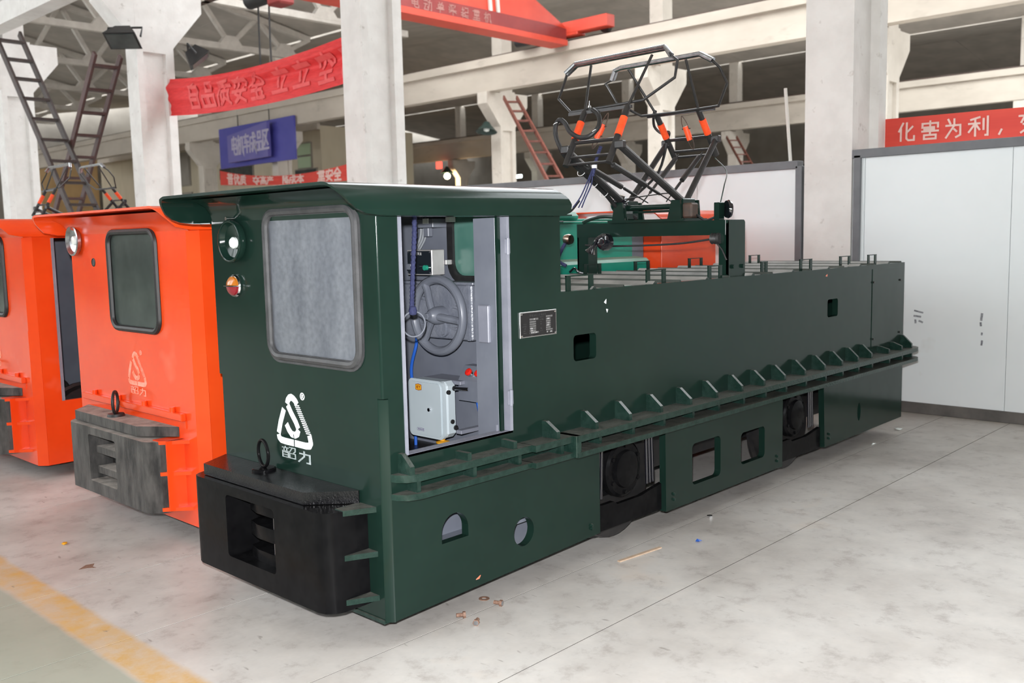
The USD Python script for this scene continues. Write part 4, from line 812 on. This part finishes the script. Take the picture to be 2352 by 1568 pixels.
for k in range(2): obj('wheel', lathe([(0, 0), (.27, 0), (.28, .07), (.30, .08), (.30, .1), (0, .1)], (4.45 + .45 * k, 1.95 + .9 * k, .30), (0, 1, 0), 28), 'black_steel', T)

# another locomotive far behind, of which the raised collector shows above the orange roofs
T = thing('mining_locomotive', 'far orange locomotive of which only the raised current collector shows over the orange roofs', 'locomotive', (3.0, 10, 0))
obj('body', box(.9, 5.4, 9.4, 10.7, .1, 1.33, .01), 'orange_paint', T)
obj('portal', cat(box(2.95, 3.15, 9.42, 9.44, 1.33, 1.672), box(2.95, 3.15, 10.5, 10.52, 1.33, 1.672), box(2.9, 3.3, 9.42, 10.52, 1.64, 1.672)), 'black_steel', T)
collector(T, .42, 9.35, far=True)
for k in range(2):
    for yy in (9.5, 10.5): obj('wheel', lathe([(0, 0), (.27, 0), (.28, .07), (.30, .08), (.30, .1), (0, .1)], (1.9 + 2.2 * k, yy, .30), (0, 1, 0), 24), 'black_steel', T)

# ================================================================== ropes hung on the green locomotive
def twisted(pts, r, n):
    P = curve(pts, n); return tube(P, r * (1 + .16 * np.sin(np.arange(len(P)) * 2.2)), 10)
r1 = thing('pull_rope', 'blue twisted pull rope with a steel ring hanging inside the cab door', 'rope', (.44, .3, 1.18))
obj('rope', twisted([(.452, .3, 1.735), (.447, .3, 1.62), (.435, .3, 1.5), (.425, .3, 1.38), (.420, .3, 1.30), (.424, .3, 1.275)], .0105, 80), 'blue_rope', r1)
obj('knot', lathe([(0, 0), (.016, .006), (.019, .022), (.014, .04), (0, .046)], (.424, .30, 1.268), (0, 0, 1), 14), 'blue_rope', r1)
obj('ring', tube([(.427 + .048 * math.cos(t), .30 - .02 * math.cos(t), 1.232 + .055 * math.sin(t)) for t in np.linspace(0, 2 * math.pi, 30, endpoint=False)], .0038, 8, closed=True), 'grey_paint', r1)
r2 = thing('pull_rope', 'frayed dark blue rope tied to the orange insulating tube of the nearer collector head', 'rope', (2.15, .62, 2.0))
obj('rope', cat(twisted([(2.17, .625, 2.11), (2.15, .635, 2.06), (2.13, .64, 2.0), (2.12, .65, 1.94)], .010, 40), *[tube(curve([(2.12, .65, 1.98), (2.105 + a, .665, 1.90), (2.085 + b, .69, 1.82), (2.06 + c, .71, 1.76)], 18), .004, 6) for a, b, c in ((0, 0, 0), (.025, .02, .03), (-.02, -.03, -.05))]), 'blue_rope', r2)
obj('tie', lathe([(0, 0), (.016, 0), (.016, .02), (0, .02)], (2.128, .642, 1.985), (0, 0, 1), 12), 'white_tie', r2)
obj('hanging_end', tube(curve([(2.07, .71, 1.80), (2.09, .80, 1.74), (2.12, .95, 1.71), (2.2, 1.06, 1.69), (2.4, 1.12, 1.69)], 24) , .006, 6), 'black_rubber', r2)

# ================================================================== things on the floor
def bolt(label, x, y, ang, L=.04):
    t = thing('loose_bolt', label, 'bolt', (x, y, 0)); d = np.array([math.cos(ang), math.sin(ang), 0]); c = np.array([x, y, .0125])
    obj('head', cyl(c, c + d * .012, .0145, n=6), 'rust_bolt', t); obj('end_face', cyl(c - d * .0008, c, .0105, n=12), 'shoe_metal', t)
    obj('thread', cyl(c + d * .012, c + d * L, .0085, n=10), 'rust_bolt', t)
bolt('rusty bolt with a bright head lying below the crescent hole of the green skirt', .395, .0 - .012, 2.5)
bolt('rusty bolt lying a little farther along, on the floor joint', .585, -.045, 1.9)
bolt('rust brown bolt pointing away, nearest the camera of the three', .36, -.11, .6)
t = thing('washer', 'flat steel washer lying by the green skirt', 'washer', (.592, .075, 0))
obj('ring', lathe([(.011, 0), (.024, 0), (.024, .003), (.011, .003), (.011, 0)], (.592, .075, 0), (0, 0, 1), 24), 'rust_bolt', t)
t = thing('nut', 'shiny hexagonal nut on the floor below the middle skirt', 'nut', (2.276, -.04, 0))
obj('body', lathe([(.009, 0), (.017, 0), (.017, .012), (.009, .012), (.009, 0)], (2.276, -.04, 0), (0, 0, 1), 6), 'chrome', t)
obj('wood_strip', beam((1.36, -.092, .003), (1.665, -.128, .003), .018, .006), 'wood_strip', label='pale split wooden strip lying along the floor joint', category='wood strip')
for i, (lab, x, y, r) in enumerate([('small white scrap on the floor at the far corner of the green locomotive', 5.25, .07, .03), ('tiny white crumb nearer the green skirt at the far end', 4.62, .0, .02), ('small blue crumb on the floor right of the wooden strip', 1.87, -.225, .014), ('orange yellow crumb left on the floor before the orange buffer', -.335, 2.36, .016)]):
    a = np.random.RandomState(i); m = trimesh.convex.convex_hull(a.normal(size=(14, 3)) * (r * .6, r * .6, .004) + (x, y, .006)); m.apply_translation((0, 0, -m.bounds[0][2]))
    obj('scrap', m, ['lamp_white', 'lamp_white', 'blue_cable', 'yellow_plastic'][i], label=lab, category='scrap')
for i, (lab, x, y, sx) in enumerate([('red paint smear on the floor left of the black buffer', -.40, 1.90, .03)]):
    obj('paint_smear', prism(Polygon([(x - .05, y - .01), (x + .0, y + .03), (x + .04, y + .02), (x + .015, y - .02), (x + .02, y - .05), (x - .01, y - .02)]), 'z', 0, .0012), 'rust_bolt', label=lab, category='paint smear')

# ================================================================== stairs, lamps, pipe
def stair(label, a, b, w, mt, n, axis, name='steel_stair'):
    """two stringers from a down to b with n treads between, width w along axis"""
    a, b, ax = np.array(a, float), np.array(b, float), np.array(axis, float)
    t = thing(name, label, 'ladder', (b[0], b[1], min(a[2], b[2])))
    up = np.cross(b - a, ax)
    for s in (-.5, .5): obj('stringer', beam(a + ax * w * s, b + ax * w * s, .05, .13, up), mt, t)
    for k in range(n):
        p = a + (b - a) * (k + .5) / n; obj('tread', beam(p - ax * w / 2, p + ax * w / 2, .2, .045), mt, t)
    return t
stair('dark steel stair sloping down to the right from the far left column', (5.2, 18.4, 6.0), (5.2, 13.3, .02), .5, 'dark_ladder', 14, (1, 0, 0))
stair('dark reddish steel stair sloping down to the left from the black floodlight', (5.74, 14.97, 5.12), (5.74, 19.3, .02), .48, 'red_brown_ladder', 13, (1, 0, 0))
stair('rusty steel ladder leaning from the middle column right of the green work lamp', (20.1, 18.3, 6.0), (14.0, 9.3, .02), .42, 'red_ladder', 16, (.83, -.56, 0), 'steel_ladder')
stair('thin rusty ladder in the farthest aisle just left of the right white column', (39.2, 21.6, 6.2), (33.0, 14.6, .02), .5, 'red_ladder', 16, (.75, -.66, 0), 'steel_ladder')
def floodlight(label, c, d, s=1.0):
    t = thing('floodlight', label, 'lamp', c); c = np.array(c, float); d = np.array(d, float); d /= np.linalg.norm(d); u, v, _ = frame(d)
    def fr(w0, h0, w1, h1, z0, z1):
        P = [c + d * z + u * a * w + v * b * h for z, w, h in ((z0, w0, h0), (z1, w1, h1)) for a in (-1, 1) for b in (-1, 1)]
        return trimesh.convex.convex_hull(np.array(P))
    obj('housing', fr(.14 * s, .12 * s, .30 * s, .22 * s, -.16 * s, .1 * s), 'black_rubber', t)
    obj('front_glass', fr(.26 * s, .18 * s, .26 * s, .18 * s, .1 * s, .115 * s), 'dark_pane', t)
    obj('yoke', tube([c + u * .32 * s, c + u * .32 * s - d * .22 * s, c - u * .32 * s - d * .22 * s, c - u * .32 * s], .02 * s, 8), 'black_rubber', t)
    return t
floodlight('black floodlight on the bracket of the column left of the wavy banner', (5.66, 14.12, 5.30), (-.35, -.35, -.8), .95)
floodlight('black floodlight on the far side of the column left of the wavy banner', (7.05, 14.12, 5.12), (.55, -.3, -.75), 1.0)
t = thing('work_lamp', 'dark green bell shaped work lamp fixed to the middle row column', 'lamp', (20.55, 19.75, 5.2))
obj('shade', lathe([(.06, .32), (.10, .3), (.16, .2), (.34, .0), (.36, -.02), (.33, -.01), (.14, .18), (0, .2)], (20.45, 19.75, 5.1), (.2, .1, 1), 24), 'lamp_green', t)
obj('bulb', lathe([(0, -.02), (.09, .02), (.1, .08), (.05, .16), (0, .18)], (20.45, 19.75, 5.1), (.2, .1, 1), 16), 'lamp_white', t)
t = thing('hanging_lamp', 'lit warm lamp glowing in the farthest bay just above the green cab roof', 'lamp', (39.0, 41.8, 5.4))
obj('bulb', lathe([(0, -.2), (.14, -.14), (.2, 0), (.14, .14), (0, .2)], (39.0, 41.8, 5.5), (0, 0, 1), 20), 'bulb_warm', t)
obj('shade', lathe([(.08, .6), (.2, .45), (.42, .2), (.40, .2), (0, .44)], (39.0, 41.8, 5.5), (0, 0, 1), 20), 'lamp_green', t)
bl = UsdLux.SphereLight.Define(stage, t + '/light'); bl.CreateRadiusAttr(.3); bl.CreateIntensityAttr(40); bl.CreateColorAttr(Gf.Vec3f(1, .72, .4)); bl.AddTranslateOp().Set(Gf.Vec3d(0, 0, -.4))
t = thing('wall_lamp', 'small red lit sign lamp above the warm bulb', 'lamp', (39.0, 42.4, 6.2))
obj('body', box(38.9, 39.1, 42.3, 42.75, 6.0, 6.45, .03), 'exit_red', t)
t = thing('ceiling_lamp', 'small cool white tube lamp right above the grey trim, left of the rusty ladder', 'lamp', (39.0, 35.7, 5.1))
obj('tube', box(38.9, 39.0, 35.3, 36.3, 5.02, 5.22, .04), 'lamp_cool', t)
p = thing('pipe', 'thin white pipe standing up behind the partition left of the right column', 'pipe', (6.3, 1.53, 0))
obj('tube', tube([(6.3, 1.62, 2.955), (6.3, 1.555, 2.2), (6.3, 1.545, 1.0), (6.3, 1.54, 0.01)], .016, 10), 'white_pipe', p)

# ================================================================== crane, banners, signs
c = thing('overhead_crane', 'red overhead travelling crane on the cream runway beam', 'crane', (13.5, 16, 7.3))
xg0, xg1 = 6.6, 20.2
obj('girder', prism([(xg0, 7.6), (xg1, 7.6), (xg1, 7.85), (18.9, 8.42), (xg0, 8.42)], 'y', 16.08, 16.6), 'crane_red', c)
obj('hoist_track', box(xg0, 20.0, 16.2, 16.34, 7.42, 7.6), 'crane_dark', c)
obj('letter_band', prism([(xg0, 7.42), (xg1, 7.42), (xg1, 7.76), (19.6, 7.80), (xg0, 7.80)], 'y', 16.02, 16.085), 'crane_dark', c)
obj('bottom_flange', box(xg0, xg1, 15.97, 16.62, 7.27, 7.43), 'crane_red', c)
characters(c, '电动单梁起重机', .25, (14.1, 16.018, 7.47), (1, 0, 0), (0, 0, 1), .006, 'crane_text', .12, 1.75)
e = obj('end_carriage', cat(box(20.2, 20.6, 14.5, 17.9, 7.62, 7.97, .02), box(20.2, 20.6, 15.6, 17.0, 7.55, 7.64, .02)), 'crane_red', c)
for y in (14.85, 17.5): obj('travel_wheel', cyl((20.55, y, 7.69), (20.72, y, 7.69), .165, n=20), 'black_steel', e)
obj('drive_motor', cat(cyl((20.05, 17.2, 7.62), (20.05, 17.9, 7.62), .15), box(20.0, 20.26, 17.3, 17.6, 7.55, 7.72)), 'black_rubber', e)
obj('walkway_strut', cat(beam((17.0, 16.04, 7.8), (16.95, 16.04, 8.5), .06, .1), beam((17.3, 16.04, 7.8), (17.25, 16.04, 8.5), .06, .1)), 'truss_paint', c)
h = thing('chain_hoist', 'dark red hoist block with black cables high above the wavy banner', 'hoist', (13, 20.6, 8.2))
obj('body', cat(box(12.8, 13.3, 19.95, 20.6, 8.08, 8.6, .05)), 'crane_dark', h)
obj('motor', cyl((12.9, 20.6, 8.4), (12.9, 21.6, 8.4), .22), 'black_rubber', h)
for y in (20.7, 21.25): obj('cable', tube(curve([(12.95, y, 8.3), (12.95, y + .03, 7.0), (12.95, y - .02, 5.5)], 12), .025, 6), 'black_rubber', h)
obj('carrier_rail', cat(box(12.95, 13.2, 18.0, 30.0, 8.9, 9.0), box(13.0, 13.15, 20.1, 20.3, 8.5, 8.95), box(13.0, 13.15, 21.0, 21.2, 8.5, 8.95)), 'brown_steel', h)

def cloth(fn, nu, nv, th=.004):
    """a thin sheet of cloth from fn(u, v) -> point, with its back side"""
    u, v = np.meshgrid(np.linspace(0, 1, nu), np.linspace(0, 1, nv), indexing='ij'); P = fn(u, v); n = nu * nv
    V = np.vstack([P.reshape(-1, 3), P.reshape(-1, 3) + (th, 0, 0)]); F = []
    for i in range(nu - 1):
        for j in range(nv - 1):
            a, b, c, d = i * nv + j, (i + 1) * nv + j, (i + 1) * nv + j + 1, i * nv + j + 1
            F += [(a, b, c), (a, c, d), (n + a, n + c, n + b), (n + a, n + d, n + c)]
    for i in range(nu - 1):
        for j, s in ((0, 1), (nv - 1, -1)):
            a, b = i * nv + j, (i + 1) * nv + j; q = [(a, n + a, n + b), (a, n + b, b)]; F += q if s > 0 else [t[::-1] for t in q]
    for j in range(nv - 1):
        for i, s in ((0, -1), (nu - 1, 1)):
            a, b = i * nv + j, i * nv + j + 1; q = [(a, n + a, n + b), (a, n + b, b)]; F += q if s > 0 else [t[::-1] for t in q]
    return trimesh.Trimesh(V, F, process=False)
def wrap(shape, fn, w, h, off=.004, seg=.12):
    """lettering laid on the cloth: shape in metres over (0..w, 0..h)"""
    parts = []
    for g in getattr(shape, 'geoms', [shape]):
        m = trimesh.creation.extrude_polygon(g, .002, engine='earcut'); m = m.subdivide_to_size(seg); q = m.vertices
        P = fn(np.clip(q[:, 0] / w, 0, 1), np.clip(q[:, 1] / h, 0, 1)); P = P - np.stack([off + q[:, 2], 0 * q[:, 2], 0 * q[:, 2]], 1)
        parts.append(trimesh.Trimesh(P, m.faces, process=False))
    return trimesh.util.concatenate(parts)
def banner1(u, v):      # slack red cloth between two columns
    y = 14.42 - 6.23 * u; sag = 4 * u * (1 - u)
    z = 4.02 + (4.0 - 4.02) * u + v * (.68 - .05 * sag) - .13 * sag
    fold = .05 * np.sin(9 * v + 3 * u) * (.3 + .7 * v) + .012 * np.exp(-u * 10) * np.sin(26 * v + 5 * u)
    return np.stack([6.62 + fold - .10 * np.exp(-((v - .78) / .1) ** 2), y, z], -1)
b = thing('banner', 'slack bright red cloth banner with faint lettering strung between two white columns', 'banner', (6.62, 11.3, 4.1))
obj('cloth', cloth(banner1, 60, 26), 'banner_red', b)
def cloth_text(parent, runs, fn, w, h, size, mt, wt, off=.006, seg=.12):
    for text, x, y, pitch in runs:
        for k, ch in enumerate(text):
            sh = affinity.translate(glyph_shape(ch, size, wt), x + k * pitch * size, y)
            obj('character', wrap(sh, fn, w, h, off, seg), mt, parent)
cloth_text(b, [('自品质安全', .75, .13, 1.28), ('，', 3.15, .12, 1), ('立立', 3.55, .11, 1.5), ('空用', 4.8, .11, 1.4)], banner1, 6.23, .68, .41, 'banner_text_faint', .15, .012)
def banner2(u, v):
    y = .83 - 6.8 * u; z = 2.335 - .03 * np.sin(math.pi * u) + .285 * v
    return np.stack([6.74 + .012 * np.sin(u * 40) * (v - .5), y, z], -1)
b = thing('banner', 'flat orange red cloth banner with white characters above the right white wall', 'banner', (6.74, -2.5, 2.35))
obj('cloth', cloth(banner2, 50, 6), 'banner_red_flat', b)
cloth_text(b, [('化害为利', .115, .075, 1.36), ('，', .98, .075, 1), ('变废', 1.155, .075, 1.36)], banner2, 6.8, .285, .155, 'banner_text', .11, .004)
def banner3(u, v):
    y = 37.75 - 9.9 * u; zb = 4.29 - .64 * u + .30 * u * u; zt = 4.95 - 1.75 * u + 1.42 * u * u
    return np.stack([20.88 + 0 * u, y, zb + (zt - zb) * v], -1)
b = thing('banner', 'small red cloth banner with pink characters below the blue sign', 'banner', (20.9, 33, 4))
obj('cloth', cloth(banner3, 40, 5), 'banner_red_flat', b)
cloth_text(b, [('普优质', .65, .07, 1.2), ('夺高产', 2.85, .07, 1.2), ('降成本', 5.15, .07, 1.2), ('重安全', 7.75, .07, 1.2)], banner3, 9.9, .58, .46, 'banner_text', .17, .006, .4)
s = thing('hanging_sign', 'big blue hanging sign with a raised lettered panel', 'sign', (20.2, 33.7, 5.0))
def para(y0, zl0, zl1, y1, zr0, zr1, x0, x1): return prism([(y0, zl0), (y1, zr0), (y1, zr1), (y0, zl1)], 'x', x0, x1)
obj('board', para(36.6, 4.93, 6.69, 30.65, 4.96, 6.72, 20.28, 20.36), 'sign_blue', s)
pn = obj('raised_panel', para(35.35, 5.1, 6.27, 32.15, 5.16, 6.6, 19.95, 20.1), 'sign_blue_panel', s)
obj('spacer', box(20.1, 20.28, 32.4, 35.1, 5.3, 6.1), 'sign_blue', pn)
characters(pn, '电机车成品区', .74, (19.948, 35.0, 5.42), (0, -1, .03), (0, 0, 1), .01, 'sign_text', .13, 1.08, .62)
obj('hanger', cat(box(20.3, 20.33, 32.5, 32.53, 6.7, 7.42), box(20.3, 20.33, 35.0, 35.03, 6.68, 7.42)), 'black_steel', s)
